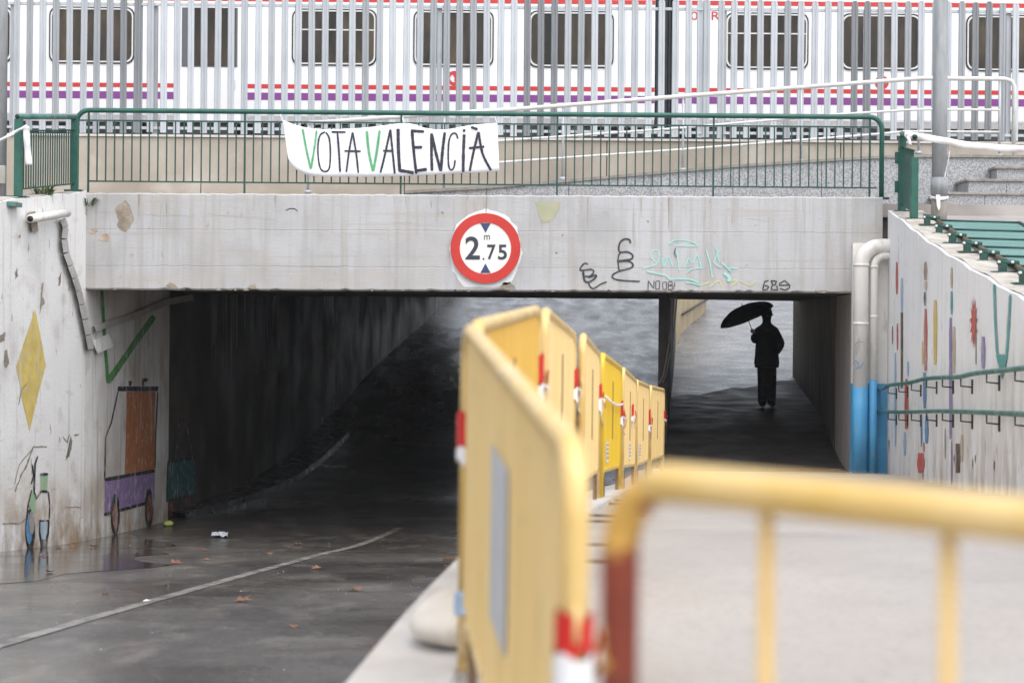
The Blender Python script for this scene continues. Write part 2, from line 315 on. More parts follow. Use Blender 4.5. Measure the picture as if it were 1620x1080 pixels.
for d in [s_ for s_ in ST if 7 <= s_ <= 25.5]:
    x = lat(XL, d)+.01; wd = (2.0+.35*math.sin(d*1.1)+.22*math.sin(d*2.7+1)+.1*math.sin(d*6.1))*min(1, (25.6-d)/4+.02)
    rows.append([(x, d, zr(d)+.004)]+[(x+wd*k/3, d, zr(d)+.004) for k in (1, 2, 3)])
mb.strip(rows); tag(mb.build('puddle', m_water), kind='structure')
def rb(d): return lat(XR, d) if d < 24 else lat(XT, d)+(0 if d < 38 else (d-38)*.35)
mb = MB(); rows = []
for d in [s for s in ST if s <= 24]:
    a, b = edge(d)+.28, rb(d)+.03
    rows.append([(a+(b-a)*i/6, d, zp(d)) for i in range(7)])
mb.strip(rows); tag(mb.build('footpath', m_path), kind='structure')
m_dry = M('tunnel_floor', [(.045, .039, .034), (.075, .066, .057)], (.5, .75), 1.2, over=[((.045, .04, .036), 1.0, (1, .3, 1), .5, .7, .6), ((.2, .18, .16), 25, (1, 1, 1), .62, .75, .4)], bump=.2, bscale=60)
def footrows(f0, f1, n):     # the rain reaches in along a slanting line
    rows = []
    for k in range(n+1):
        row = []
        for i in range(13):
            u = i/12; d = f0(u)+(f1(u)-f0(u))*k/n; a, b = edge(d)+.12, rb(d)+.03
            row.append((a+(b-a)*u, d, zp(d)-.002))
        rows.append(row)
    return rows
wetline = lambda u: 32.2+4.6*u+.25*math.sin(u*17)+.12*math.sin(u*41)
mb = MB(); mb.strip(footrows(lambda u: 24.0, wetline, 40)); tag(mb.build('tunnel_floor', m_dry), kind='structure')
mb = MB(); mb.strip(footrows(wetline, lambda u: 90.0, 120)); tag(mb.build('wet_footpath', m_wetpath), kind='structure')
mb = MB(); rows = []
for d in [s for s in ST if s <= 24]:
    rows.append([(edge(d)+.04, d, zr(d)-.1), (edge(d), d, zp(d)-.0), (edge(d)+.03, d, zp(d)+.03), (edge(d)+.30, d, zp(d)+.03), (edge(d)+.31, d, zp(d)-.05)])
mb.strip(rows, False); tag(mb.build('kerb', m_kerb), kind='structure')
mb = MB(); rows = []
for d in [s for s in ST if s >= 24]:
    rows.append([(edge(d)+.02, d, zr(d)-.1), (edge(d), d, zp(d)+.02), (edge(d)+.15, d, zp(d)+.02), (edge(d)+.16, d, zp(d)-.1)])
mb.strip(rows, False); tag(mb.build('tunnel_kerb', m_tunnelR), kind='structure')
mb = MB(); rows = []
for d in [s for s in ST if 28 <= s <= 41]:
    x = lat(XL, d)+.03; wd = .2+.45*min(1, max(0, (d-28)/6)) if d < 39 else max(.07, .65-(d-39)*.3)
    rows.append([(x-.1, d, zr(d)+.13), (x+wd, d, zr(d)+.11), (x+wd+.02, d, zr(d)-.02)])
mb.strip(rows, False); tag(mb.build('sidewalk', M('wet_kerb', [(.03, .03, .03), (.07, .068, .066)], (.2, .4), 2, bump=.3, bscale=30)), kind='structure')
for side in (-1, 1):
    mb = MB(); rows = []
    for d in ST:
        if side < 0: x = lat(XL, d)-.32; z = tl(d)-.06
        else: x = (lat(XR, d)+.3 if d < 24.6 else rb(d)+.9); z = tr(d)-.06 if d < 24.6 else EYE+1.5
        if 24.5 < d: z = EYE+1.5
        rows.append([(x, d, z), (x+side*4, d, z), (x+side*20, d, z), (x+side*160, d, z)])
    mb.strip(rows); tag(mb.build('ground', m_earth), kind='structure')
mb = MB(); mb.box((-60, -160, EYE-1.85), (60, -29.9, EYE-1.62)); tag(mb.build('ground', m_earth), kind='structure')
mb = MB(); mb.box((-40, 27.3, EYE+1.52), (40, 37, EYE+2.05)); mb.prism([(-40, 37.004, EYE+1.52), (xm(37), 37.004, EYE+1.52), (xm(43), 43, EYE+1.52), (lat(XL, 57), 57, EYE+1.52), (-40, 57, EYE+1.52)], (0, 0, .53)); tag(mb.build('track_bed', m_earth), kind='structure')
mb = MB(); mb.box((lat(XL, 24)-.3, 24.45, EYE+1.35), (16, 27.3, EYE+1.525)); tag(mb.build('deck_pavement', m_earth), kind='structure')
# ------------------------------------------------------------------ underpass walls, slab, beam
def wall(name, mat, x24, side, d0, d1, zb, zt, th, label, step=.5, cat='wall', off=0.0):
    mb = MB(); rows = []; n = int((d1-d0)/step)
    for i in range(n+1):
        d = d0+(d1-d0)*i/n; x = lat(x24, d)+off
        nz = 7
        face = [(x, d, zb(d)+(zt(d)-zb(d))*k/nz) for k in range(nz+1)]
        rows.append(face+[(x+side*th, d, zt(d)), (x+side*th, d, zb(d))])
    mb.strip(rows, False)
    for r_ in (rows[0], rows[-1]): mb.add(r_, [tuple(range(len(r_)))])
    o = mb.build(name, mat); tag(o, label, cat); return o
SOF = EYE+.325
wl = wall('wing_wall', m_wallL, XL, -1, 0.0, 24.0, lambda d: zr(d)-.15, lambda d: tl(d)+.012*math.sin(d*5), .32, 'whitewashed left wing wall with painted yellow diamond and wagon murals')
m_abut = M('shaded_whitewash', [(.58, .56, .53), (.74, .73, .71)], (.55, .8), 1.2, ramp=(.3, .6), over=[((.33, .28, .23), .8, (1, 1.2, .9), .46, .66, .7), ((.30, .22, .15), 2, (1, 1, .7), .58, .7, .5), ((.25, .23, .22), 1.4, V3, .54, .7, .5),  # left whitewash again, dulled and browned to carry the shade under the beam
    ((.35, .24, .14), 2.2, (1, 1, .8), .42, .62, .9, (1.0, 2.0, .08)), ((.22, .17, .12), 6, (1, 1, .6), .45, .7, .7, (.95, 1.55, .08))], bump=.3, bscale=22)
wl2 = wall('abutment_wall', m_abut, XL, -1, 24.0, 27.9, lambda d: zr(d)-.15, lambda d: SOF, .32, 'stained abutment browned for the shade under the beam, with green painted angle')
wall('tunnel_wall', m_tunnelL, XL, -1, 27.9, 57.0, lambda d: zr(d)-.15, lambda d: EYE+1.5, .3, 'wall coloured dark for the tunnel shade, streaked with white lime inside the road tunnel', off=0.0)
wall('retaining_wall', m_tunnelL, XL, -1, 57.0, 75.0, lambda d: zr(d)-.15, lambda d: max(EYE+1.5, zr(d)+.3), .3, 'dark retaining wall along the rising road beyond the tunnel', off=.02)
wr = wall('wing_wall', m_wallR, XR, 1, 5.0, 24.0, lambda d: zp(d)-.1, lambda d: tr(d)+.012*math.sin(d*4), .42, 'whitewashed right wing wall with narrow coloured mural strips and two handrails')
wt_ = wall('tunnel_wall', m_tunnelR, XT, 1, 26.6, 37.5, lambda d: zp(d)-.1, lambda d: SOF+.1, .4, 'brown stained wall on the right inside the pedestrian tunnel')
wj = wall('portal_jamb', m_jamb, XT, 1, 24.02, 26.6, lambda d: zp(d)-.1, lambda d: SOF, .46, 'stained jamb coloured pale for daylight at the right mouth of the pedestrian tunnel', off=.01)
m_top = M('wall_top', [(.36, .33, .29), (.52, .49, .45)], (.7, .9), 5, over=[((.25, .2, .15), 3, (1, 1, 1), .5, .7, .6)], bump=.3)
for (o, x24, sg_, wd, f) in ((wl, XL, -1, .3, tl), (wr, XR, 1, .4, tr)):
    mb = MB(); rows = []; d = 5.2
    while d <= 24.0:
        x = lat(x24, d)+sg_*.035; z = f(d)+.012*math.sin(d*(5 if sg_ < 0 else 4))+.005
        rows.append([(x+sg_*(wd*k/4), d, z+random.uniform(0, .006)) for k in range(5)]); d += .15
    mb.strip(rows); mb.build('wall_top', m_top, o)
# dividing wall between road and footpath
mb = MB(); rows = []
for d in [27+.5*i for i in range(33)]:
    x = edge(d)+.13; ss = SOF+.02 if d < 34.2 else SOF+.02+(d-34)*.015; rows.append([(x, d, zr(d)-.1), (x, d, ss), (x+.14, d, ss), (x+.14, d, zp(d)-.1), (x, d, zr(d)-.1)])
mb.strip(rows, False); mb.add(rows[0][:4], [(0, 1, 2, 3)]); mb.add(rows[-1][:4], [(0, 1, 2, 3)])
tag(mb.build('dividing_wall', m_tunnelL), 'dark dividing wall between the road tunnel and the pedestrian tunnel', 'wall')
mb = MB(); mb.tube([P(*q) for q in smoothpts([(1066, 468), (1064, 500), (1058, 545), (1050, 590), (1043, 606)], 4) for q in [(q[0], q[1], 26.95)]], .016, 6)
mb.tube([P(q[0]+5, q[1], 26.93) for q in smoothpts([(1066, 468), (1063, 505), (1058, 545), (1049, 590), (1043, 606)], 4)], .01, 6)
tag(mb.build('hanging_cable', M('cable_grey', [(.2, .19, .18)], (.5, .6))), 'pair of grey cables hanging down the end of the dividing wall', 'cable')
# slab
mb = MB(); 
xm = lambda d: edge(d)+.2
mb.prism([(lat(XL, 24.6)-.3, 24.6, SOF+.012), (lat(XR, 24.6)+.5, 24.6, SOF+.012), (lat(XR, 36.8)+1.0, 36.8, SOF+.012), (xm(34), 34, SOF+.012), (lat(XL, 34)-.3, 34, SOF+.012)], (0, 0, 1.02))
q = [(lat(XL, 34)-.3, 34.004, SOF+.012), (xm(34), 34.004, SOF+.012), (xm(43), 43, EYE+.46), (lat(XL, 57)-.3, 57, EYE+.60)]
mb.hexa([Vector(p) for p in q]+[Vector((p[0], p[1], EYE+1.5)) for p in q])
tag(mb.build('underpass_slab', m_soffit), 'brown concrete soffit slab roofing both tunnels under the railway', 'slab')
# beam
bl, br = P(135, 381, 24).x, P(1396, 388, 24).x
bt = (P(135, 305, 24).z, P(1396, 312, 24).z); bb = (P(135, 458, 24).z, P(1396, 463.5, 24).z)
mb = MB(); rows = []; N = 150
for i in range(N+1):
    t = i/N; x = bl+(br-bl)*t; z1 = bt[0]+(bt[1]-bt[0])*t+random.uniform(-.006, .006); z0 = bb[0]+(bb[1]-bb[0])*t+random.choice((0, 0, 0, 0, .008, .018))*random.random()
    prof = [(x, 24.6, z0), (x, 24.02, z0), (x, 24.0, z0+.02)]
    for j, f in enumerate((.24, .245, .25, .62, .625, .63)):       # board marks: fine recessed joints
        prof.append((x, 24.0+(.0045 if j % 3 == 1 else 0), z0+(z1-z0)*f))
    prof += [(x, 24.0, z1-.015), (x, 24.015, z1), (x, 24.6, z1)]
    rows.append(prof)
mb.strip(rows, False)
for r_ in (rows[0], rows[-1]): mb.add(r_, [tuple(range(len(r_)))])
beam = tag(mb.build('portal_beam', m_beam), 'long pale painted concrete beam spanning both tunnel mouths', 'beam')
DB = 23.996
def fp(d): return lambda px, py: P(px, py, d)
def decal(name, mat, shapes, mp, parent, label=None):
    mb = MB()
    for s_ in shapes: poly(mb, s_, mp)
    o = mb.build(name, mat, parent, fix=False)
    if label: o['label'] = label
    return o
c4 = lambda l: [(x/3.6, 300+y/3.6) for x, y in l]
decal('peeled_patch', m_bare, [blob(c4([(690, 75), (715, 60), (740, 90), (748, 120), (765, 170), (750, 195), (730, 225), (715, 242), (690, 230), (665, 205), (675, 180), (668, 150), (655, 115), (668, 90)]), .7, 3)], fp(DB), beam, 'brown patch of bare mortar where paint has peeled')
decal('rust_spot', m_rustst, [blob(c4([(505, 245), (530, 222), (555, 232), (540, 255)]), 1.0, 3), blob(c4([(560, 285), (585, 255), (610, 245), (622, 280), (600, 300)]), 1.2, 3)], fp(DB), beam)
decal('mossy_patch', m_moss, [blob([(847, 320), (868, 319), (886, 320), (884, 332), (872, 350), (858, 353), (853, 340)], .9, 3)], fp(DB), beam, 'greenish patch on the upper beam right of the sign')
decal('mortar_spot', m_bare, [blob([(790, 455), (797, 447), (806, 446), (815, 452), (816, 457), (800, 458)], .8, 3), blob([(262, 453), (270, 446), (280, 452), (283, 457)], 1, 3), blob([(393, 452), (404, 449), (405, 457), (395, 457)], .8, 2)], fp(DB), beam)
mk = MB()
stroke(mk, [(452, 333), (458, 330), (466, 330), (471, 334)], 1.6, fp(DB)); mk.build('scratch', m_spray, beam)
def crack(px0, py0, n, dx, dy):
    pts = [(px0, py0)]
    for i in range(n): pts.append((pts[-1][0]+dx*random.uniform(.6, 1.4), pts[-1][1]+dy+random.uniform(-1.0, 1.0)))
    return pts
mk = MB()
for a in (crack(215, 339, 14, 7, .25), crack(150, 336, 5, 6, 0), crack(330, 338, 12, 8, 0.6), crack(620, 352, 6, 6, .2), crack(1180, 345, 7, 6, .2), crack(480, 420, 8, 8, .1)): stroke(mk, a, .45, fp(DB))
mk.build('hairline_crack', M('crack', [(.42, .39, .37)], (.8, .9)), beam)
c6 = lambda l: [(880+x/4.05, 350+y/4.05) for x, y in l]
m_drip = M('drip_brown', [(.30, .265, .22), (.46, .445, .43)], (.6, .8), 3, stretch=(6, 6, .8), ramp=(.38, .56))
def graffiti(name, mat, strokes, label, d=DB-.002):
    mb = MB()
    for k, (pts, w_) in enumerate(strokes): stroke(mb, c6(pts), w_/4.05, fp(d-.0006*k), True, .12, 1.5)
    o = mb.build(name, mat, beam, fix=False); o['label'] = label; return o
graffiti('graffiti_tag', m_spray, [([(475, 142), (470, 120), (440, 114), (412, 132), (400, 170), (410, 198), (455, 196), (488, 215), (484, 240), (440, 250), (388, 254)], 12),
    ([(418, 195), (398, 225), (400, 300), (412, 318)], 9), ([(400, 258), (465, 256), (492, 278), (475, 300), (408, 318), (365, 340), (362, 362), (400, 376), (470, 382), (536, 385)], 10)], 'tall black looping spray tag on the beam')
graffiti('graffiti_tag', m_spray, [([(202, 276), (185, 268), (165, 285), (152, 312), (185, 312), (225, 308), (240, 325), (215, 352), (182, 352)], 10), ([(172, 318), (182, 380), (212, 388), (250, 362), (252, 345), (205, 360)], 14),
    ([(215, 385), (210, 405), (232, 430), (262, 418), (285, 402), (324, 388)], 9)], 'small black spray tag with a long tail')
mb = MB()
for k, pts in enumerate([[(588, 436), (590, 380), (624, 430), (627, 380)], [(638, 384), (662, 383), (662, 433), (638, 434), (638, 387)], [(682, 388), (706, 390), (706, 436), (684, 436), (682, 391)],
            [(718, 388), (718, 438), (746, 435), (749, 414), (722, 411)], [(722, 409), (744, 404), (742, 388), (721, 386)], [(760, 390), (758, 420)], [(757, 428), (757, 436)]]):
    stroke(mb, c6(pts), 1.3, fp(DB-.002-.0006*k), False, .1, 2)
mb.build('graffiti_word', m_spray, beam, fix=False)['label'] = 'small black block lettering reading NOOB!'
mb = MB()
for k, pts in enumerate([[(1336, 384), (1328, 412), (1324, 440), (1352, 436), (1362, 418), (1335, 410)], [(1334, 386), (1362, 378)], [(1374, 380), (1412, 384), (1402, 408), (1384, 408), (1376, 436), (1420, 440), (1412, 410)], [(1376, 382), (1388, 406)],
            [(1462, 380), (1432, 398), (1430, 410), (1498, 408), (1492, 428), (1466, 440), (1432, 430)], [(1462, 378), (1492, 404)]]):
    stroke(mb, c6(pts), 2.0, fp(DB-.002-.0006*k), False, .1, 2)
mb.build('graffiti_word', m_spray, beam, fix=False)['label'] = 'small heavy black lettering at the lower right of the beam'
graffiti('graffiti_tag', m_cyan, [([(552, 300), (600, 290), (645, 268), (660, 215), (650, 185), (615, 190), (605, 225), (640, 262)], 9), ([(680, 235), (690, 290), (720, 225), (745, 290)], 9), ([(770, 180), (790, 320)], 9), ([(720, 150), (760, 122), (850, 125), (905, 155), (840, 160), (760, 155)], 8),
    ([(820, 300), (850, 235), (870, 265), (905, 220), (930, 300)], 9), ([(830, 335), (870, 305), (940, 300)], 8), ([(960, 180), (985, 270), (1000, 360)], 9), ([(1050, 180), (1010, 260), (1060, 300)], 9), ([(1020, 160), (1045, 260)], 8), ([(1100, 300), (1165, 300)], 7),
    ([(580, 320), (650, 335), (700, 345), (730, 370), (790, 368), (860, 372), (915, 395)], 11), ([(830, 388), (880, 398), (920, 410)], 10), ([(1075, 330), (1110, 360), (1100, 385)], 22), ([(1060, 262), (1120, 322)], 10)], 'faded turquoise graffiti scrawl', DB-.001)
graffiti('graffiti_tag', m_ylw, [([(895, 410), (950, 402), (980, 385)], 7), ([(985, 420), (1040, 380), (1060, 420)], 7), ([(1100, 385), (1160, 378), (1120, 415)], 7), ([(1180, 380), (1240, 410), (1280, 378)], 6)], 'faint yellow graffiti under the turquoise scrawl', DB-.0005)
mb = MB(); stroke(mb, c6([(764, 172), (756, 205), (770, 232)]), 1.6, fp(DB-.012)); mb.build('graffiti_fleck', m_spray, beam, fix=False)
rb_ = random.Random(21)
for k in range(34):
    x = rb_.uniform(150, 1340); y = 458.6+5*(x-135)/1260; w_ = rb_.uniform(3, 11); h = rb_.uniform(1.2, 4.5)
    decal('chipped_edge', (m_bare, m_dark, m_bare)[k % 3], [blob([(x-w_/2, y), (x-w_/4, y-h*.7), (x+w_*.1, y-h), (x+w_/2, y-.2)], .5, 2)], fp(DB-.0006), beam)
for k in range(26):
    x = rb_.uniform(150, 1380); y = rb_.uniform(318, 445); w_ = rb_.uniform(.6, 2.6)
    decal('paint_chip', m_bare if k % 2 else m_moss, [blob([(x-w_, y), (x, y-w_*.7), (x+w_, y), (x+w_*.3, y+w_*.8)], .3, 2)], fp(DB-.0006), beam)
for k in range(16):
    x = rb_.uniform(140, 1390); y = 306+6.5*(x-135)/1260; l = rb_.uniform(10, 60); w_ = rb_.uniform(1.5, 4)
    decal('drip_stain', m_drip, [[(x-w_/2, y+1.2), (x+w_/2, y+1.2), (x+w_*.3, y+l*.6), (x+.2, y+l), (x-w_*.3, y+l*.55)]], fp(DB-.0003), beam)
# portal jamb front face, behind the pipes, with its blue base
jx0, jx1 = P(1347, 600, 23.96).x, lat(XR, 23.95)
mb = MB(); mb.box((jx0, 23.93, EYE-.83), (jx1-.003, 24.02, P(1396, 385, 24).z)); pil = tag(mb.build('portal_pier', m_pipew), 'white pier behind the drain pipes with its base painted blue', 'pier')
mb = MB(); mb.box((jx0-.003, 23.926, EYE-2.02), (jx1-.004, 24.021, EYE-.829)); mb.build('painted_base', m_blue, pil)
# ------------------------------------------------------------------ height limit sign
c5s = lambda x, y: (680+x/6.355, 300+y/6.355)
scx, scy, SD = 768.0, 392.6, 23.95
sg = thing('height_limit_sign', 'round red ringed height limit sign reading 2.75 m', 'road sign', P(scx, scy, SD))
def disc(mb, r0, r1, d, th, n=64):
    c = P(scx, scy, d); rings = []
    for (r_, y) in ((r0, 0), (r1, 0), (r1, th), (r0, th)):
        rings.append([(c.x+r_*math.cos(2*math.pi*i/n), c.y+y, c.z+r_*math.sin(2*math.pi*i/n)) for i in range(n)])
    vs = [v for q in rings for v in q]; fs = []
    for a, b in ((0, 1), (1, 2), (2, 3), (3, 0)): fs += [(a*n+i, a*n+(i+1) % n, b*n+(i+1) % n, b*n+i) for i in range(n)]
    mb.add(vs, fs)
mb = MB(); disc(mb, .001, .449, SD+.004, .012); mb.build('plate', m_white, sg)
mb = MB(); disc(mb, .332, .453, SD-.003, .006); mb.build('ring', m_signred, sg)
ts = fp(SD-.001)
decal('arrow_mark', m_navy, [[c5s(507, 337), c5s(560, 433), c5s(612, 337)]], ts, sg); decal('arrow_mark', m_navy, [[c5s(507, 838), c5s(612, 838), c5s(559, 743)]], ts, sg)
text_mesh('numeral', '2', (*c5s(357, 470), *c5s(503, 702)), ts, m_ink, sg, .018)
text_mesh('numeral', '7', (*c5s(577, 552), *c5s(662, 703)), ts, m_ink, sg, .018); text_mesh('numeral', '5', (*c5s(686, 552), *c5s(775, 704)), ts, m_ink, sg, .018)
decal('decimal_point', m_ink, [ell(*c5s(540, 696), 1.5, 1.5, 12)], ts, sg); text_mesh('unit_letter', 'm', (*c5s(546, 456), *c5s(604, 504)), ts, m_ink, sg)
decal('paint_halo', m_halo, [blob([(722, 356), (740, 340), (768, 330), (800, 340), (818, 360), (826, 400), (818, 430), (808, 448), (780, 455), (735, 454), (716, 428), (711, 392)], 1.2, 4)], fp(DB), beam, 'fresh white paint round the sign')
for (x, y) in ((760, 333), (768, 333), (776, 332)):
    pass
# ------------------------------------------------------------------ murals on the left wall
mw = onwall(XL, .004); mw2 = onwall(XL, .008); mw3 = onwall(XL, .012)
c5 = lambda l: [(x/3.1775, 560+y/3.1775) for x, y in l]
def mural(name, parts, parent):
    # parts: list of (material key, kind, data, [width], layer)
    byk = {}
    for key, kind, data, wd, layer in parts: byk.setdefault((key, layer), []).append((kind, data, wd))
    first = True
    for (key, layer), lst in byk.items():
        mb = MB(); mp = (mw, mw2, mw3)[layer]
        for kind, data, wd in lst:
            if kind == 'p': poly(mb, data, mp)
            else: stroke(mb, data, wd, mp, False, .05, 4)
        o = mb.build(name, pc[key], parent, fix=False)
mural('painted_diamond', [('yellow', 'p', [(55.6, 489), (40, 535), (26, 579), (36, 635), (47, 681), (60, 625), (72.5, 578), (64, 530)], 0, 0)], wl)
mural('painted_wagon', [('black', 'p', c5([(593, 162), (797, 162), (795, 186), (591, 186)]), 0, 0), ('orange', 'p', c5([(636, 189), (783, 187), (778, 300), (777, 576), (627, 602), (637, 300)]), 0, 0),
    ('black', 's', c5([(594, 188), (560, 345), (532, 415), (527, 620)]), 2.0, 1), ('black', 's', c5([(794, 188), (783, 400), (780, 575)]), 2.0, 1), ('purple', 'p', c5([(527, 640), (779, 596), (778, 735), (526, 800)]), 0, 0),
    ('black', 's', c5([(527, 630), (780, 585)]), 5.5, 1), ('black', 's', c5([(524, 805), (735, 748)]), 5.0, 1), ('black', 'p', c5(ell(580, 806, 23, 106)), 0, 1), ('rosebrown', 'p', c5(ell(580, 815, 14, 70)), 0, 2),
    ('black', 'p', c5(ell(750, 772, 22, 100)), 0, 1), ('darkred', 'p', c5(ell(750, 775, 13, 66)), 0, 2), ('black', 'p', c5([(645, 135), (664, 135), (660, 160), (648, 160)]), 0, 0), ('black', 'p', c5([(714, 122), (744, 120), (742, 138), (724, 140), (722, 160), (714, 160)]), 0, 0)], wl2)
mural('painted_cart', [('teal', 'p', c5([(845, 545), (980, 522), (978, 700), (838, 735)]), 0, 0), ('black', 's', c5([(843, 542), (983, 518)]), 4.5, 1), ('black', 's', c5([(838, 738), (978, 702)]), 3, 1), ('black', 's', c5([(843, 545), (838, 738)]), 1.6, 1),
    ('brown', 's', c5([(882, 532), (903, 338)]), 2, 1), ('brown', 's', c5([(970, 515), (934, 338)]), 2, 1), ('black', 'p', c5([(900, 322), (932, 320), (930, 340), (902, 340)]), 0, 1), ('darkred', 's', c5([(860, 718), (862, 812)]), 6.5, 0), ('darkred', 's', c5([(940, 705), (940, 795)]), 6.5, 0)], wl2)
mural('painted_angle', [('green', 's', [(161, 459), (166, 540), (171, 606)], 5.0, 0), ('green', 's', [(171, 604), (215, 540), (244, 500)], 9.5, 1)], wl2)
mural('painted_bicycle', [('black', 'p', c5(ell(152, 885, 25, 108)), 0, 0), ('blue', 'p', c5(ell(147, 880, 16, 74)), 0, 1), ('grey', 'p', c5(ell(160, 845, 14, 60)), 0, 2), ('black', 'p', c5([(196, 832), (250, 832), (247, 900), (232, 972), (206, 972), (195, 900)]), 0, 0), ('lightblue', 'p', c5([(204, 842), (240, 842), (238, 890), (228, 930), (210, 930), (203, 890)]), 0, 1),
    ('mint', 'p', c5([(204, 612), (240, 608), (238, 684), (203, 684)]), 0, 0), ('black', 's', c5([(202, 604), (242, 602)]), 4, 1), ('black', 's', c5([(201, 688), (240, 690)]), 4, 1), ('mint', 'p', c5([(150, 700), (166, 675), (176, 720), (182, 790), (165, 800), (146, 760)]), 0, 1),
    ('black', 's', c5([(190, 512), (178, 550), (172, 690), (184, 726), (204, 694)]), 2.2, 2), ('black', 's', c5([(163, 555), (170, 610), (158, 650)]), 2, 1), ('black', 's', c5([(244, 690), (251, 760), (248, 835)]), 1.6, 1), ('black', 's', c5([(160, 680), (142, 760), (136, 830)]), 1.6, 2)], wl)
mb = MB()
for a in ([(30, 640), (33, 617), (48, 601)], [(100, 690), (106, 700), (112, 680)], [(55, 706), (30, 735), (20, 780)]): stroke(mb, blob(a, .6, 3)[:-3], 1.5, mw)
mb.build('scratch', m_bare, wl, fix=False)
for shp in ([(62, 497), (65, 470), (66, 450), (69, 446), (68, 470), (72, 480), (67, 483)], [(7, 555), (12, 552), (14, 575), (10, 582), (6, 578)], [(0, 530), (9, 525), (8, 538), (0, 542)], [(24, 432), (27, 423), (28, 437), (25, 442)], [(30, 375), (33, 368), (32, 378)], [(93, 440), (97, 430), (95, 452), (92, 452)], [(103, 728), (109, 716), (111, 690), (113, 700), (110, 722)]):
    decal('peeled_patch', m_bare, [blob(shp, .9, 4)], mw, wl)
mb = MB()
for a in ([(75, 706), (52, 706), (44, 730), (30, 760), (20, 785)], [(5, 827), (28, 828), (40, 822), (52, 824)], [(118, 688), (128, 687)], [(102, 803), (120, 801), (133, 801)], [(112, 690), (112, 712), (103, 728)]): stroke(mb, blob(a, 1.2, 3)[:-3], 2.0, mw, False, .5, 3)
mb.build('flaking_line', m_bare, wl, fix=False)
m_lime = M('lime_stain', [(.3, .3, .32), (.6, .6, .64)], (.5, .7), 3, stretch=(4, 4, .4), over=[((.06, .055, .052), 2.5, (5, 5, .3), .46, .6, .9)])
rl_ = random.Random(5)
tws = [o for o in COL.objects if o.name.startswith('tunnel_wall')][0]
for (x, y0, y1, w_) in [(rl_.uniform(335, 446), 466, rl_.uniform(500, 600), rl_.uniform(1.2, 5)) for k in range(26)]+[(478, 466, 505, 3), (531, 466, 520, 3), (513, 466, 498, 1.5), (533, 590, 645, 4), (510, 660, 690, 3), (528, 630, 668, 6)]:
    decal('lime_streak', m_lime, [[(x-w_/2, y0), (x+w_/2, y0), (x+w_*.4, (y0+y1)/2), (x+w_*.1, y1), (x-w_*.15, y1), (x-w_*.4, y0*.6+y1*.4)]], onwall(XL, .004+rl_.uniform(0, .004)), tws)
# ------------------------------------------------------------------ mural strips on the right wall
rw = onwall(XR, -.004); rw2 = onwall(XR, -.008)
cr_ = lambda x, y: (1340+x/2.16, 280+y/2.16)
strips = [('red', 170, 290, 400, 8), ('lightblue', 187, 345, 460, 8), ('brown', 187, 462, 720, 8), ('red', 172, 500, 590, 6), ('red', 155, 510, 570, 4), ('rosebrown', 268, 290, 352, 11), ('tan', 269, 356, 388, 10), ('navy', 266, 392, 440, 8), ('red', 268, 450, 662, 12), ('blue', 265, 667, 790, 13), ('yellow', 258, 560, 640, 5),
    ('yellow', 301, 420, 640, 13), ('red', 203, 690, 860, 14), ('lightblue', 208, 630, 680, 7), ('lightblue', 197, 870, 950, 9), ('lightblue', 165, 600, 920, 6), ('blue', 254, 810, 920, 6), ('blue', 272, 815, 910, 13), ('red', 252, 942, 1010, 25), ('red', 262, 905, 938, 6), ('tan', 357, 310, 380, 8), ('aqua', 357, 390, 470, 8), ('violet', 354, 480, 895, 12), ('tan', 366, 510, 670, 9), ('violet', 357, 900, 1050, 5),
    ('violet', 465, 545, 655, 15), ('brown', 378, 910, 1010, 15), ('tan', 392, 880, 970, 9), ('grey', 440, 470, 640, 5), ('grey', 335, 860, 960, 4)]
for key, x, y0, y1, w_ in strips:
    n = 8; L_, R_ = [], []
    for i in range(n+1):
        t = i/n; h = w_/2*(.35+.65*math.sin(math.pi*min(max(t, .04), .96))**.4)*(1+random.uniform(-.12, .12)) if key not in ('brown',) else w_/2
        y = y0+(y1-y0)*t; L_.append(cr_(x-h, y)); R_.append(cr_(x+h, y))
    decal('painted_strip', pc[key], [L_+R_[::-1]], rw, wr)
st_ = []
for i in range(26):
    a = 2*math.pi*i/26; k = 1 if i % 2 else .55; st_.append(cr_(433+14*k*math.sin(a), 498+95*k*math.cos(a)))
decal('painted_star', pc['red'], [st_], rw, wr)
mb = MB(); stroke(mb, [cr_(503, 365), cr_(506, 480), cr_(513, 605)], 4.4, rw); stroke(mb, [cr_(557, 402), cr_(553, 500), cr_(545, 605)], 4.4, rw); poly(mb, [cr_(508, 606), cr_(549, 606), cr_(540, 650), cr_(528, 692), cr_(518, 650)], rw2)
mb.build('painted_fork', pc['aqua'], wr, fix=False)
for k in range(9):
    x = random.uniform(1405, 1610); y = random.uniform(690, 770)
    decal('dirt_streak', m_bare if k % 2 else pc['brown'], [blob([(x, y), (x+random.uniform(1, 2.2), y+3), (x+1, y+random.uniform(10, 26)), (x-.6, y+8)], .5, 2)], rw, wr)
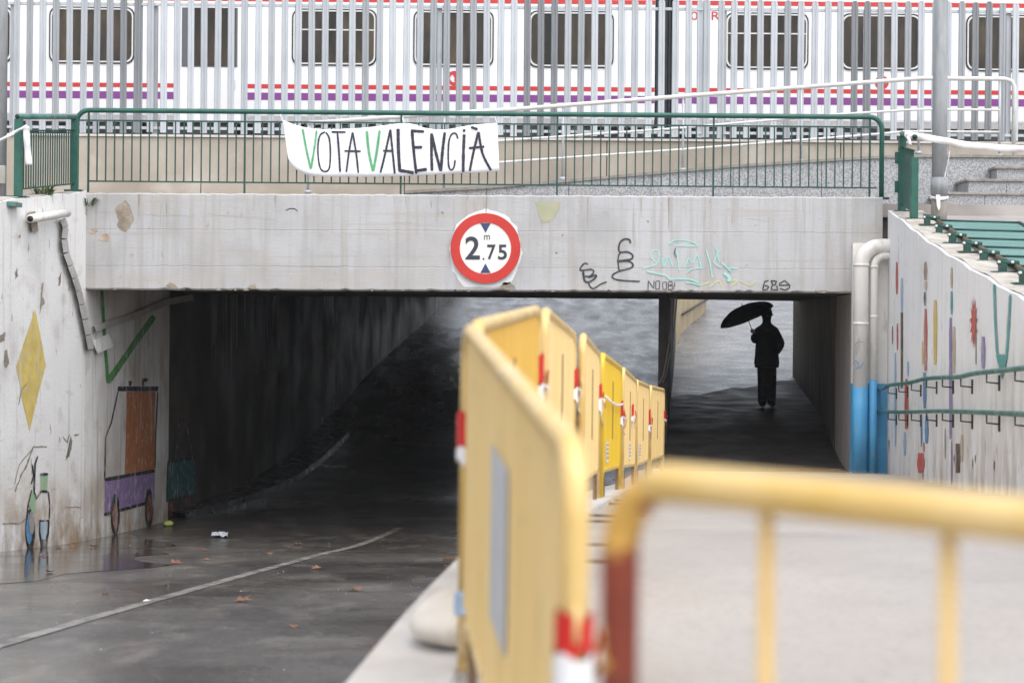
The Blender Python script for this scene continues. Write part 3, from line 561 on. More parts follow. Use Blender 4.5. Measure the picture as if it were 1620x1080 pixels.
# ------------------------------------------------------------------ cable trunking on the left wall
tk = thing('cable_trunking', 'broken grey trunking that drops and climbs along the left wall', 'trunking', onwall(XL)(120, 450))
def seg(a, b, w_, dep=.07, sk_=0):
    mb = MB(); f0, f1 = onwall(XL, .002), onwall(XL, dep)
    tx, ty = b[0]-a[0], b[1]-a[1]; l = math.hypot(tx, ty); nx, ny = -ty/l*w_/2, tx/l*w_/2
    q = [(a[0]+nx, a[1]+ny), (b[0]+nx, b[1]+ny), (b[0]-nx, b[1]-ny), (a[0]-nx, a[1]-ny)]
    mb.hexa([f0(*p) for p in q]+[f1(*p) for p in q]); return mb
tp = [(99, 345), (104, 360), (102, 378), (105, 400), (112, 420), (119, 440), (125, 460), (130, 482), (135, 505), (140, 530), (144, 553)]
for a, b in zip(tp, tp[1:]): seg((a[0], a[1]+1), (b[0], b[1]-.6), 9.5).build('trunking_piece', m_trunk, tk, .004)
tp = [(150, 520), (178, 510), (206, 502), (234, 491), (262, 478), (306, 470)]
for a, b in zip(tp, tp[1:]): seg((a[0]+.5, a[1]), (b[0]-.3, b[1]), 10).build('trunking_piece', m_trunk, tk, .004)
mb = seg((150, 549), (176, 538), 22, .05); mb.build('cover_plate', m_wallL, tk)
pp = thing('drain_spout', 'short white pipe end sticking out near the top of the left wall', 'pipe', onwall(XL)(75, 345))
mb = MB(); a, b = onwall(XL, .10)(48, 346), onwall(XL, .10)(107, 337); mb.tube([a, b], .05, 14); mb.build('pipe', m_pipew, pp)
mb = MB(); mb.tube([a-(b-a)*.01, a+(b-a)*.012], .036, 12); mb.build('pipe_mouth', m_black, pp)
seg((51, 335), (56, 366), 10, .05).build('bracket', m_bare, pp)
# ------------------------------------------------------------------ drain pipes on the right
def drain(name, px, r, ytop, label, yjoin):
    t = thing(name, label, 'pipe', P(px, 740, 23.8)); d = 23.78 if r > .06 else 23.76
    zt = P(px, ytop, d).z; x = P(px, 560, d).x; zb = zp(d)-.02; zj = P(px, yjoin, d).z
    rad = .24 if r > .06 else .14
    pts = [Vector((x, d, zj)), Vector((x, d, zt-rad))]+arc((x+rad, d, zt-rad), rad, math.pi, math.pi/2, 10, (1, 0, 0), (0, 0, 1))[1:]+[Vector((jx1+.15 if r > .06 else jx1+.12, d+.06, zt))]
    mb = MB(); mb.tube(pts, r, 18); mb.build('pipe', m_pipew, t)
    mb = MB(); mb.tube([(x, d, zb), (x, d, zj)], r+.002, 18); mb.build('painted_base', m_blue, t)
    mb = MB()
    for z in (zt-rad-.02, zj+.8): mb.tube([(x, d, z), (x, d, z+.03)], r+.008, 18)
    mb.build('collar', m_pipew, t); return t
t1 = drain('drain_pipe', 1361.5, .095, 389, 'thick white drain pipe with a blue painted lower half', 612)
mb = MB(); mp_ = lambda px, py: P(px, py, 23.665)
stroke(mb, [(1350, 576), (1354, 570), (1358, 577), (1354, 583), (1362, 580), (1366, 573)], 1.2, mp_, True); stroke(mb, [(1352, 545), (1358, 540), (1366, 541)], .9, mp_); mb.build('graffiti_scribble', pc['blue'], t1)
drain('drain_pipe', 1382, .048, 404, 'thin white drain pipe beside the thick one, blue at its foot', 601)
# ------------------------------------------------------------------ handrails on the right wall
for k, (pts, label) in enumerate(((([(1389, 615), (1397, 615), (1408, 609), (1440, 605), (1463, 599), (1488, 597), (1517, 596), (1545, 590), (1620, 582), (1800, 560)]), 'upper dented green handrail along the right wing wall'),
                        (([(1388, 651), (1400, 651), (1440, 651.5), (1485, 650), (1553, 652), (1620, 655), (1800, 664)]), 'lower straighter green handrail along the right wing wall'))):
    f = onwall(XR, -.11); t = thing('wall_handrail', label, 'handrail', f(1450, pts[3][1]), 'green handrails on the right wall')
    mb = MB(); mb.tube([f(*p) for p in smoothpts(pts, 3)], .022, 10); mb.build('rail', m_greenrail, t)
    mb = MB(); g = f(pts[0][0], pts[0][1]); mb.box((g.x-.05, g.y-.02, g.z-.09), (g.x+.10, g.y+.05, g.z+.09)); mb.build('end_plate', m_greendark, t)
    for px in (1414, 1431, 1451, 1475, 1500, 1529, 1570, 1615):
        yy = [p for p in smoothpts(pts, 6)]; y = min(yy, key=lambda q: abs(q[0]-(px-8)))[1]
        a = f(px-9, y+2); mb = MB()
        mb.tube([a, a+Vector((0, 0, -.075)), Vector((a.x+.105, a.y, a.z-.085))], .008, 6)
        c = Vector((a.x+.104, a.y, a.z-.085)); mb.box((c.x-.006, c.y-.02, c.z-.06), (c.x+.004, c.y+.02, c.z+.07)); mb.build('bracket', m_dark, t)
# ------------------------------------------------------------------ green railing on the beam
DR = 24.18
rl = thing('bridge_railing', 'green railing standing on top of the beam', 'railing', P(760, 306, DR))
zt_ = P(760, 180, DR).z; zu = P(760, 196, DR).z; zlow = P(760, 292, DR).z; zb = P(760, 307, DR).z-.02
x0, x1 = P(121, 240, DR).x, P(1395, 240, DR).x
mb = MB(); r_ = .16
mb.tube([Vector((x0, DR, zb)), Vector((x0, DR, zt_-r_))]+arc((x0+r_, DR, zt_-r_), r_, math.pi, math.pi/2, 8, (1, 0, 0), (0, 0, 1))[1:]+arc((x1-r_, DR, zt_-r_), r_, math.pi/2, 0, 8, (1, 0, 0), (0, 0, 1))+[Vector((x1, DR, zb))], .033, 12)
mb.build('top_rail', m_green, rl)
xa, xb = P(140, 240, DR).x, P(1376, 240, DR).x
for z in (zu, zlow):
    mb = MB(); mb.box((xa-(.12 if z == zu else 0), DR-.008, z-.01), (xb+.09, DR+.008, z+.01)); mb.build('rail', m_greendark, rl)
proto = None
n = 90
for i in range(n+1):
    x = xa+(xb-xa)*i/n
    if i % 18 == 0:
        mb = MB(); mb.box((x-.012, DR-.012, zb), (x+.012, DR+.012, zt_-.02)); mb.build('post', m_greendark, rl); continue
    if proto is None:
        mb = MB(); mb.box((-.0085, -.0075, zlow+.01), (.0085, .0075, zu-.01)); proto = mb.build('bar', m_greendark); proto.location = (x, DR, 0); adopt(proto, rl)
    else: inst(proto, (x, DR, 0), rl)
mb = MB()
for xx in (x0, x1): mb.box((xx-.09, DR-.07, zb-.004), (xx+.09, DR+.07, zb+.02))
mb.build('base_plate', m_greendark, rl)
# railing on the left wall, standing and running towards the camera
def side_railing(dA, dB, x24, topf, label, hh, nb, opened=False):
    pA = Vector((lat(x24, dA), dA, topf(dA))); pB = Vector((lat(x24, dB), dB, topf(dB)))
    t = thing('wall_railing', label, 'railing', (pA+pB)/2, 'short green railings on the wing walls')
    up = Vector((0, 0, 1))
    for p in (pA, pB):
        mb = MB(); mb.box((p.x-.045, p.y-.045, p.z), (p.x+.045, p.y+.045, p.z+hh-(.22 if p is pA and opened else 0))); mb.build('post', m_green, t, .006)
        mb = MB(); mb.box((p.x-.11, p.y-.11, p.z-.01), (p.x+.11, p.y+.11, p.z+.018)); mb.build('base_plate', m_greendark, t)
    mb = MB(); e = (pB-pA).normalized(); mb.tube([pA-e*.05+up*(hh+.03), pB+e*.03+up*(hh+.03)], .033, 12); mb.build('top_rail', m_greenrail, t)
    mb = MB(); mb.tube([pA-e*.051+up*(hh+.03), pA-e*.045+up*(hh+.03)], .026, 12); mb.build('rail_mouth', m_black, t)
    for h in (.1, hh-.14):
        mb = MB(); mb.tube([pA+up*h, pB+up*h], .011, 6); mb.build('rail', m_greendark, t)
    pr = None
    for i in range(1, nb):
        p = pA+(pB-pA)*i/nb
        if pr is None:
            mb = MB(); mb.box((-.0075, -.0075, .1), (.0075, .0075, hh-.14)); pr = mb.build('bar', m_greendark); pr.location = p; adopt(pr, t)
        else: inst(pr, p, t)
    if opened:
        for h in (.25, .62):
            mb = MB(); mb.box((pB.x-.09, pB.y-.02, pB.z+h), (pB.x-.03, pB.y+.02, pB.z+h+.15)); mb.build('clamp', m_green, t)
    return t
side_railing(21.9, 23.9, XL-.12, lambda d: tl(d), 'short green railing on top of the left wing wall by the beam', .93, 24)
side_railing(22.55, 23.85, XR+.16, lambda d: tr(d), 'short green railing on the right wing wall seen end on', .98, 13, True)
mb = MB(); a = P(-40, 322, 21.3); b = P(28, 317, 21.3); mb.box((a.x, 21.2, a.z-.03), (b.x, 21.5, a.z+.02)); o = mb.build('railing_piece', m_greenrail); tag(o, 'end of a green railing lying on the left wing wall', 'railing'); 
# laid down railing on the right
def lr(d, s): return Vector((lat(XR, d)+.33+s, d, tr(d)+.05-s*.02))
ld = thing('fallen_railing', 'green railing panels folded down flat behind the right wing wall', 'railing', lr(18, .4))
ds = [21.9-i*1.06 for i in range(9)]
for i in range(8):
    a, b = ds[i]-.03, ds[i+1]+.03
    mb = MB(); q = [lr(a, .06), lr(a, .98), lr(b, .98), lr(b, .06)]; mb.hexa([p-Vector((0, 0, .02)) for p in q]+q); mb.build('sheet', m_teal, ld)
for i, d in enumerate(ds):
    mb = MB(); mb.tube([lr(d, .0)+Vector((0, 0, .008)), lr(d, 1.0)+Vector((0, 0, .008))], .013, 8); mb.build('crossbar', m_greendark, ld)
    p = Vector((lat(XR, d)+.24, d, tr(d)-.01))
    mb = MB(); mb.box((p.x-.1, p.y-.1, p.z), (p.x+.1, p.y+.1, p.z+.02)); mb.box((p.x-.03, p.y-.045, p.z+.02), (p.x+.03, p.y+.045, p.z+.13)); mb.tube([p+Vector((-.05, -.02, .11)), p+Vector((.14, -.02, .085))], .03, 8)
    br_ = mb.build('bracket', m_greendark, ld)
    for xx in (-.045, .075):
        mb = MB(); mb.tube([p+Vector((xx, -.06, .1)), p+Vector((xx, -.035, .1))], .014, 8); mb.build('bolt', m_steel, br_)
for s in (.03, 1.0):
    mb = MB(); mb.tube([lr(d, s)+Vector((0, 0, .005)) for d in ds], .024, 8); mb.build('rail', m_rust if s < .5 else m_greendark, ld)
# ------------------------------------------------------------------ banner
def bd(px, py): return 24.10+.010*math.sin(px*.045+py*.02)+.006*math.sin(px*.11-py*.05)
topc = [(447, 190), (477.5, 200.5), (517, 205), (581, 201.7), (640.6, 195), (675, 203), (705, 205), (745, 198), (787, 194.6)]
botc = [(456, 252), (466, 266), (487, 277), (522, 279.5), (604, 279.5), (675, 277), (733, 274), (760, 273), (790, 271)]
tps, bps = smoothpts(topc, 8), smoothpts(botc, 8)
bn = thing('protest_banner', 'white cloth banner painted VOTA VALENCIÀ tied to the railing', 'banner', P(618, 240, 24.1))
rows = []
for a, b in zip(tps, bps):
    row = []
    for k in range(13):
        t = k/12; x = a[0]+(b[0]-a[0])*t; y = a[1]+(b[1]-a[1])*t; row.append(P(x, y, bd(x, y)))
    rows.append(row)
mb = MB(); mb.strip(rows); o = mb.build('cloth', m_cloth, bn, fix=False); q = o.modifiers.new('thick', 'SOLIDIFY'); q.thickness = .002; q.offset = 0
cb = lambda l: [(440+x/4.263, 170+y/4.263) for x, y in l]
def bmap(k): return lambda px, py: P(px, py, bd(px, py)-.007-.0007*k)
LET = [('g', [[(165, 145), (192, 290), (220, 415)], [(222, 412), (245, 270), (260, 155)]], 13), ('k', [[(318, 165), (285, 185), (270, 240), (270, 330), (285, 410), (315, 432), (345, 410), (352, 310), (345, 210), (322, 168)]], 11), ('k', [[(360, 165), (455, 167)], [(400, 172), (410, 300), (418, 436)]], 13), ('k', [[(502, 168), (478, 300), (460, 436)], [(503, 170), (528, 320), (541, 442)], [(448, 294), (558, 296)]], 12),
       ('g', [[(598, 160), (612, 300), (640, 432)], [(642, 428), (665, 300), (685, 155)]], 16), ('k', [[(756, 152), (720, 320), (690, 440)], [(757, 150), (772, 300), (787, 448)], [(708, 292), (778, 294)]], 14), ('k', [[(809, 145), (812, 300), (821, 430)], [(815, 425), (865, 432), (915, 442)]], 22), ('k', [[(903, 160), (915, 300), (932, 448)], [(895, 158), (985, 163)], [(915, 270), (972, 268)], [(925, 428), (1003, 417)]], 19),
       ('k', [[(1035, 175), (1034, 300), (1038, 428)], [(1036, 185), (1065, 310), (1096, 428)], [(1124, 168), (1108, 300), (1098, 430)]], 19), ('k', [[(1212, 212), (1200, 178), (1172, 180), (1152, 230), (1147, 330), (1152, 400), (1168, 422), (1186, 402), (1193, 355)]], 11), ('k', [[(1255, 182), (1250, 300), (1248, 437)], [(1246, 155), (1262, 157)]], 20),
       ('k', [[(1350, 168), (1318, 300), (1292, 430)], [(1352, 165), (1378, 310), (1436, 425)], [(1286, 275), (1390, 265)], [(1300, 132), (1345, 148)]], 16)]
for key, ss, w_ in LET:
    mb = MB()
    for k, pts in enumerate(ss): stroke(mb, cb(pts), w_/4.263, bmap(k), len(pts) > 2, .13, 1.6)
    mb.build('letter', m_gletter if key == 'g' else m_letter, bn, fix=False)
for px, py in ((447, 190), (787, 195), (640, 195)):
    mb = MB(); mb.tube([P(px, py+1, 24.1), P(px-3, py-6, DR-.03), P(px-2, py-12, DR)], .006, 5); mb.build('tie_string', m_tapewh, bn)
# ------------------------------------------------------------------ plinth wall, palisade fence
pw = thing('plinth_wall', 'beige concrete wall under the palisade fence', 'wall', (0, 27, EYE+1.5))
xs = [-14, P(-60, 250, 26.9).x, P(318, 250, 26.9).x, P(640, 250, 26.9).x, P(960, 250, 26.9).x, P(1330, 250, 26.9).x, 16]
for a, b in zip(xs, xs[1:]):
    mb = MB(); mb.box((a+.006, 26.9, EYE+1.4), (b-.006, 27.25, EYE+2.555)); mb.build('wall_panel', m_beige, pw, .008)
mb = MB(); mb.box((-14, 26.87, EYE+2.557), (16, 27.27, EYE+2.59)); mb.build('coping', M('pale_coping', [(.5, .47, .43), (.62, .6, .56)], (.6, .8), 5), pw)
fc = thing('palisade_fence', 'grey galvanised steel palisade fence in front of the train', 'fence', (0, 27, EYE+2.59))
def pale_mesh(name, mat):
    w_, dp = .098, .013
    prof = [(-w_/2, dp), (-w_/2+.012, 0), (-.016, 0), (-.007, dp*.7), (.007, dp*.7), (.016, 0), (w_/2-.012, 0), (w_/2, dp)]
    mb = MB(); rows = []
    for z, k in ((0, 1), (1.97, 1), (2.01, .55)):
        rows.append([(x*k, y, z) for x, y in prof])
    mb.strip(rows, False); return mb.build(name, mat, fix=False)
pales = [pale_mesh('pale', g) for g in galv]
used = set(); dark_px = [(150, 160, 3), (165, 220, 4), (675, 765, 3), (820, 880, 4), (1330, 1390, 4), (1425, 1450, 3), (1540, 1600, 4)]
pxs = [1139.7+21.2*k for k in range(36)]+[1117]+[1089.5-21.3*k for k in range(67)]+[1108, 219]
for px in pxs:
    px += random.uniform(-.6, .6)
    x = P(px, 110, 27.0).x
    g = random.choice((0, 0, 1, 2, 2, 1, 0, 3))
    for a, b, gg in dark_px:
        if a <= px <= b: g = gg if random.random() < .8 else 3
    thin = round(px) in (1108, 1107, 893, 667, 219, 1301, 892, 894, 666, 668, 218, 220, 1300, 1302)
    rot = (0, random.uniform(-.004, .004), random.uniform(-.12, .12))
    loc = Vector((x, 27.0+(.04 if thin else 0), EYE+2.625+random.uniform(-.012, .012)))
    if g in used: inst(pales[g], loc, fc, rot)
    else: used.add(g); pales[g].location = loc; pales[g].rotation_euler = rot; adopt(pales[g], fc)
for z in (EYE+2.68, EYE+4.482):
    mb = MB(); mb.box((-13, 27.03, z), (15, 27.075, z+.038)); mb.build('rail', galv[0], fc)
for i in range(11):
    x = P(-430+225*i, 110, 27.1).x; mb = MB(); mb.box((x-.035, 27.08, EYE+2.59), (x+.035, 27.16, EYE+4.5)); mb.build('post', galv[1], fc)
# ------------------------------------------------------------------ train
TD = 31.0
def tz(y, px=810): return P(px, y, TD).z
def car(pa, pb, label, wins, door=None):
    xa, xb = P(pa, 100, TD).x, P(pb, 100, TD).x
    t = thing('train_carriage', label, 'train', ((xa+xb)/2, TD+1.4, EYE+2.05), 'carriages of the white commuter train')
    prof = [(0.06, EYE+3.2), (0, EYE+3.3), (0, EYE+5.55), (.12, EYE+5.85), (.6, EYE+6.1), (1.45, EYE+6.15), (2.3, EYE+6.1), (2.78, EYE+5.85), (2.9, EYE+5.55), (2.9, EYE+3.3), (2.84, EYE+3.2)]
    mb = MB(); mb.prism([(xa, TD+y, z) for y, z in prof], (xb-xa, 0, 0)); mb.build('body', m_trainw, t)
    def band(name, z0, z1, m, gaps=(), pr=.004):
        segs = []; s_ = xa+.003
        for g0, g1 in gaps: segs.append((s_, g0)); s_ = g1
        segs.append((s_, xb-.003))
        for a, b in segs:
            mb = MB(); mb.box((a, TD-pr, z0), (b, TD+.01, z1)); mb.build(name, m, t)
    gp = [(P(door[0], 140, TD).x, P(door[1], 140, TD).x)] if door else []
    band('red_stripe', EYE+3.77, EYE+3.842, m_trainred, gp); band('purple_stripe', EYE+3.578, EYE+3.70, m_trainpur, gp); band('red_band', EYE+5.225, EYE+5.30, m_trainred)
    band('gutter_strip', EYE+5.18, EYE+5.20, m_white, (), .02)
    for (a, b, sp) in wins:
        x0_, x1_ = P(a, 60, TD).x, P(b, 60, TD).x; z0_, z1_ = EYE+4.16, EYE+5.11
        def rr(x0, x1, z0, z1, r, y):
            o_ = []
            for cx_, cz_, a0 in ((x1-r, z1-r, 0), (x0+r, z1-r, math.pi/2), (x0+r, z0+r, math.pi), (x1-r, z0+r, 3*math.pi/2)):
                for i in range(5): o_.append((cx_+r*math.cos(a0+i*math.pi/8), y, cz_+r*math.sin(a0+i*math.pi/8)))
            return o_
        def ring(mb, g, y, w_):
            A = rr(x0_+g, x1_-g, z0_+g, z1_-g, .14-g*.5, y); B = rr(x0_+g+w_, x1_-g-w_, z0_+g+w_, z1_-g-w_, .13-g*.5, y); n_ = len(A)
            A2 = [(p[0], p[1]+.02, p[2]) for p in A]; B2 = [(p[0], p[1]+.02, p[2]) for p in B]
            mb.add(A+B+A2+B2, [(i, (i+1) % n_, n_+(i+1) % n_, n_+i) for i in range(n_)]+[(i, (i+1) % n_, 2*n_+(i+1) % n_, 2*n_+i) for i in range(n_)]+[(n_+i, n_+(i+1) % n_, 3*n_+(i+1) % n_, 3*n_+i) for i in range(n_)])
        mb = MB(); ring(mb, 0, TD-.016, .02); wf = mb.build('window', m_black, t)
        mb = MB(); ring(mb, .022, TD-.018, .024); mb.build('window_trim', M('trim_white', [(.62, .63, .62)], (.35, .5)) if 'trim_white' not in bpy.data.materials else bpy.data.materials['trim_white'], wf)
        mb = MB(); A = rr(x0_+.045, x1_-.045, z0_+.045, z1_-.045, .11, TD-.006); mb.add(A, [tuple(range(len(A)))]); mb.build('pane', m_glass, wf, fix=False)
        if sp:
            zz = z0_+.62*(z1_-z0_); mb = MB(); mb.box((x0_+.05, TD-.014, zz), (x1_-.05, TD-.007, zz+.022)); mb.build('glazing_bar', m_steel, wf)
    if door:
        x0_, x1_ = P(door[0], 60, TD).x, P(door[1], 60, TD).x
        dr = None
        mb = MB(); mb.box((x0_, TD-.012, EYE+3.22), (x1_, TD+.01, EYE+5.16)); dr = mb.build('door', m_trainw, t, .004)
        mb = MB()
        for xx in (x0_-.008, x1_): mb.box((xx, TD-.014, EYE+3.22), (xx+.008, TD+.01, EYE+5.16))
        mb.build('door_seal', m_black, dr)
        mb = MB(); a, b = P(288, 60, TD).x, P(376, 60, TD).x; mb.box((a, TD-.02, EYE+4.12), (b, TD-.013, EYE+5.11)); mb.build('door_frame', M('door_grey', [(.10, .105, .115)], (.4, .5)), dr)
        mb = MB(); a, b = P(303, 60, TD).x, P(373, 60, TD).x; mb.box((a, TD-.026, EYE+4.14), (b, TD-.0205, EYE+5.10)); mb.build('pane', m_glass, dr)
        mb = MB(); a, b = P(366, 60, TD).x, P(371, 60, TD).x; mb.box((a, TD-.03, EYE+4.44), (b, TD-.0265, EYE+4.74)); mb.build('notice', m_white, dr)
        mb = MB(); a, b = P(366, 60, TD).x, P(371, 60, TD).x; mb.box((a, TD-.03, EYE+4.743), (b, TD-.0265, EYE+4.80)); mb.build('notice', pc['yellow'], dr)
        mb = MB(); a, b = P(367, 60, TD).x, P(373, 60, TD).x; mb.box((a, TD-.02, EYE+3.74), (b, TD-.0125, EYE+3.90)); mb.build('door_button', m_stick, dr)
    for px in (-640, 232, 625, 812, 990, 1110, 1300, 1490, 1700, 2100):
        x = P(px, 100, TD).x
        if xa+.2 < x < xb-.2:
            mb = MB(); mb.box((x-.004, TD-.0035, EYE+3.32), (x+.004, TD+.005, EYE+3.57)); mb.box((x-.004, TD-.0035, EYE+3.85), (x+.004, TD+.005, EYE+5.17)); mb.build('panel_joint', m_stick, t)
    mb = MB(); mb.box((xa+.01, TD-.006, EYE+3.30), (xb-.01, TD+.01, EYE+3.33)); mb.build('sill_strip', m_stick, t)
    mb = MB(); mb.box((xa+.2, TD+.25, EYE+2.3), (xb-.2, TD+2.6, EYE+3.19)); mb.build('underframe', m_dark, t)
    x = xa+.4
    while x < xb-1.0:
        wd = random.uniform(.5, 1.5); mb = MB(); mb.box((x, TD+.08, EYE+random.uniform(2.5, 2.75)), (x+wd, TD+.24, EYE+3.185)); mb.build('equipment_box', random.choice((m_dark, m_black, m_dark)), t, .01); x += wd+random.uniform(.1, .6)
    return t, xa, xb
c1, xa1, xb1 = car(-900, 1036, 'white train carriage with red and purple stripes and a side door', [(-420, -290, 0), (-240, -110, 0), (-112, 20, 0), (78, 213, 0), (462, 596, 1), (654, 781, 0), (836, 971, 0)], (283, 389))
c2, xa2, xb2 = car(1070, 2700, 'white train carriage numbered 05 R at its left end', [(1147, 1279, 1), (1330, 1458, 0), (1528, 1660, 0), (1740, 1870, 0)])
gw = thing('train_gangway', 'dark rubber gangway bellows joining the two carriages', 'gangway', ((xb1+xa2)/2, TD+1.4, EYE+3))
n_ = 6
for i in range(n_):
    a = xb1+.02+(xa2-xb1-.04)*i/n_; b = a+(xa2-xb1-.04)/n_*.8; mb = MB(); mb.box((a, TD+.12, EYE+2.6), (b, TD+2.7, EYE+5.75)); mb.build('bellows_fold', m_gang, gw, .01)
mb = MB(); mb.box((xb1, TD+.2, EYE+2.62), (xa2, TD+2.6, EYE+5.7)); mb.build('bellows_core', m_black, gw)
tf = fp(TD-.006)
def ringdecal(name, cx_, cy_, r0, r1, mat, parent, a0=0, a1=2*math.pi, n=28, d=TD-.007):
    mb = MB(); rows = [[P(cx_+r0*math.cos(a0+(a1-a0)*i/n), cy_+r0*math.sin(a0+(a1-a0)*i/n), d), P(cx_+r1*math.cos(a0+(a1-a0)*i/n), cy_+r1*math.sin(a0+(a1-a0)*i/n), d)] for i in range(n+1)]
    mb.strip(rows, False); return mb.build(name, mat, parent, fix=False)
ringdecal('train_emblem', 718.5, 124, 6.5, 11.5, m_trainred, c1); decal('train_emblem', m_trainred, [[(716, 117.3), (725, 118), (725, 129), (719, 130.2), (719, 123)]], fp(TD-.0085), c1)
ringdecal('train_emblem', 1395, 131, 7.5, 11.0, m_trainred, c2); decal('train_emblem', m_trainred, [[(1393, 124), (1401, 125.5), (1402, 136), (1396, 138), (1396, 130)]], fp(TD-.0085), c2)
text_mesh('carriage_number', '05 R', (1093, 18.5, 1139, 32), tf, m_trainred, c2)
text_mesh('carriage_number', '59 130 2', (968, 183, 1006, 192), tf, m_stick, c1)
# ------------------------------------------------------------------ granite ramp, steps and white handrail
rp = thing('granite_ramp', 'grey granite ramp wall climbing to the right behind the railing', 'ramp', P(1040, 290, 25.9))
pts = [(640, 303), (770, 295.5), (900, 285), (1030, 273.5), (1160, 262), (1300, 253), (1431, 245.5), (1640, 247), (1900, 250)]
for a, b in zip(pts, pts[1:]):
    A, B = P(a[0], a[1], 25.9), P(b[0], b[1], 25.9); zz = EYE+1.2
    mb = MB(); mb.hexa([(A.x+.004, 25.9, zz), (B.x-.004, 25.9, zz), (B.x-.004, 26.85, zz), (A.x+.004, 26.85, zz), (A.x+.004, 25.9, A.z-.03), (B.x-.004, 25.9, B.z-.03), (B.x-.004, 26.85, B.z-.03), (A.x+.004, 26.85, A.z-.03)]); mb.build('granite_panel', m_granite, rp)
mb = MB()
for a, b in zip(pts, pts[1:]):
    A, B = P(a[0], a[1], 25.9), P(b[0], b[1], 25.9)
    mb.hexa([(A.x, 25.87, A.z-.028), (B.x, 25.87, B.z-.028), (B.x, 26.87, B.z-.028), (A.x, 26.87, A.z-.028), (A.x, 25.87, A.z+.01), (B.x, 25.87, B.z+.01), (B.x, 26.87, B.z+.01), (A.x, 26.87, A.z+.01)])
mb.build('coping', m_granjoint, rp)
sp = thing('granite_steps', 'grey granite steps rising at the right beside the lamp pole', 'steps', P(1560, 322, 25))
for (pxa, yt, yb, d) in ((1497, 304, 330, 24.95), (1532, 283, 306, 25.25), (1577, 263.5, 285, 25.55)):
    A, Bz = P(pxa, yt, d), P(pxa, yb, d).z; xx = A.x; k = 0
    while xx < 11.5:
        wd = (.52, .83, .95)[k % 3]*(1.1 if k else 1); mb = MB(); mb.box((xx+.003, d, Bz-.1), (xx+wd-.003, 25.88, A.z-.035)); mb.build('step_block', m_granite, sp); xx += wd; k += 1
    mb = MB(); mb.box((A.x-.03, d-.03, A.z-.034), (11.6, 25.89, A.z)); mb.build('tread', m_granjoint, sp, .005)
hr = thing('ramp_handrail', 'white three-rail handrail rising along the granite ramp', 'handrail', P(1080, 270, 26))
HD = 26.0
top = [(488, 195), (640, 184), (820, 172.5), (1060, 154), (1457, 124), (1590, 125)]
c_ = P(1606, 136, HD); 
tpts = [P(x, y, HD) for x, y in top]; e_ = tpts[-1]; tpts += [Vector((e_.x+.09, HD, e_.z-.03)), Vector((e_.x+.13, HD, e_.z-.11)), Vector((e_.x+.135, HD, P(1607, 246, HD).z))]
mb = MB(); mb.tube(tpts, .031, 10); mb.build('top_rail', m_steel, hr)
for l in ([(500, 229), (790, 223), (1060, 204), (1326, 181), (1457, 173), (1582, 174)], [(640, 268), (790, 257), (1060, 238), (1392, 212), (1433, 208), (1582, 209)]):
    mb = MB(); mb.tube([P(x, y, HD) for x, y in l], .017, 8); mb.build('rail', m_steel, hr)
for x, yb in ((488, 303), (703, 300), (891, 282), (1081, 268), (1268, 255), (1454, 241), (1582, 246)):
    yt = [a for a in zip(top, top[1:]) if a[0][0] <= x <= a[1][0]]; (xa_, ya_), (xb_, yb_) = yt[0]; y = ya_+(yb_-ya_)*(x-xa_)/(xb_-xa_)
    A = P(x, y, HD); B = P(x, yb, HD); mb = MB(); mb.tube([(A.x, HD, B.z-.03), (A.x, HD, A.z)], .017, 8); mb.tube([(A.x, HD, B.z-.03), (A.x, HD, B.z+.015)], .05, 10); mb.build('post', galv[1], hr)
# ------------------------------------------------------------------ poles
pl = thing('lamp_pole', 'tall grey galvanised pole standing before the granite steps', 'pole', P(1486, 336, 23.2))
A = P(1485.5, 330, 23.2); zb = tr(23.2)-.15
mb = MB(); mb.tube([(A.x, 23.2, zb), (A.x, 23.2, A.z+1.5), (A.x, 23.2, EYE+7)], [.094, .092, .085], 20); mb.build('shaft', m_pole, pl)
mb = MB(); z0, z1 = P(1486, 308, 23.2).z, P(1486, 281, 23.2).z; mb.tube([(A.x, 23.2, z0), (A.x, 23.2, z1)], .107, 20); mb.build('sleeve', m_pole, pl)
mb = MB(); mb.tube([(A.x, 23.2, zb), (A.x, 23.2, z0-.02)], .099, 20); mb.build('stained_foot', M('foot_stain', [(.2, .18, .15), (.3, .28, .25)], (.6, .8), 4), pl)
tt = thing('tied_tape', 'white tape tied round the foot of the grey pole', 'tape', P(1486, 313, 23.1))
mb = MB()
for dz in (0, .02): mb.tube([(A.x+.104*math.cos(a), 23.2+.104*math.sin(a), z0-.045+dz*math.cos(a*2)) for a in [2*math.pi*i/20 for i in range(20)]], .014, 6, True)
mb.build('band', m_tapewh, tt)
mb = MB(); g = P(1483, 312, 23.085); mb.add([(g.x-.02, 23.08, g.z+.03), (g.x+.03, 23.08, g.z+.03), (g.x+.035, 23.075, g.z-.12), (g.x+.015, 23.07, g.z-.17), (g.x-.008, 23.075, g.z-.11)], [(0, 1, 2, 3, 4)]); o = mb.build('tail', m_tapewh, tt); o.modifiers.new('s', 'SOLIDIFY').thickness = .004
p2 = thing('lamp_pole', 'grey pole with a small metal box at the far left edge', 'pole', P(0, 318, 22.6))
B = P(0, 318, 22.6); mb = MB(); mb.tube([(B.x, 22.6, tl(22.6)-.2), (B.x, 22.6, EYE+6.5)], .075, 18); mb.build('shaft', m_pole, p2)
mb = MB(); z0, z1 = P(0, 291, 22.5).z, P(0, 262, 22.5).z; mb.box((B.x-.1, 22.46, z0), (B.x+.095, 22.53, z1)); mb.build('junction_box', M('box_grey', [(.32, .32, .28), (.40, .4, .36)], (.5, .7), 6), p2, .008)
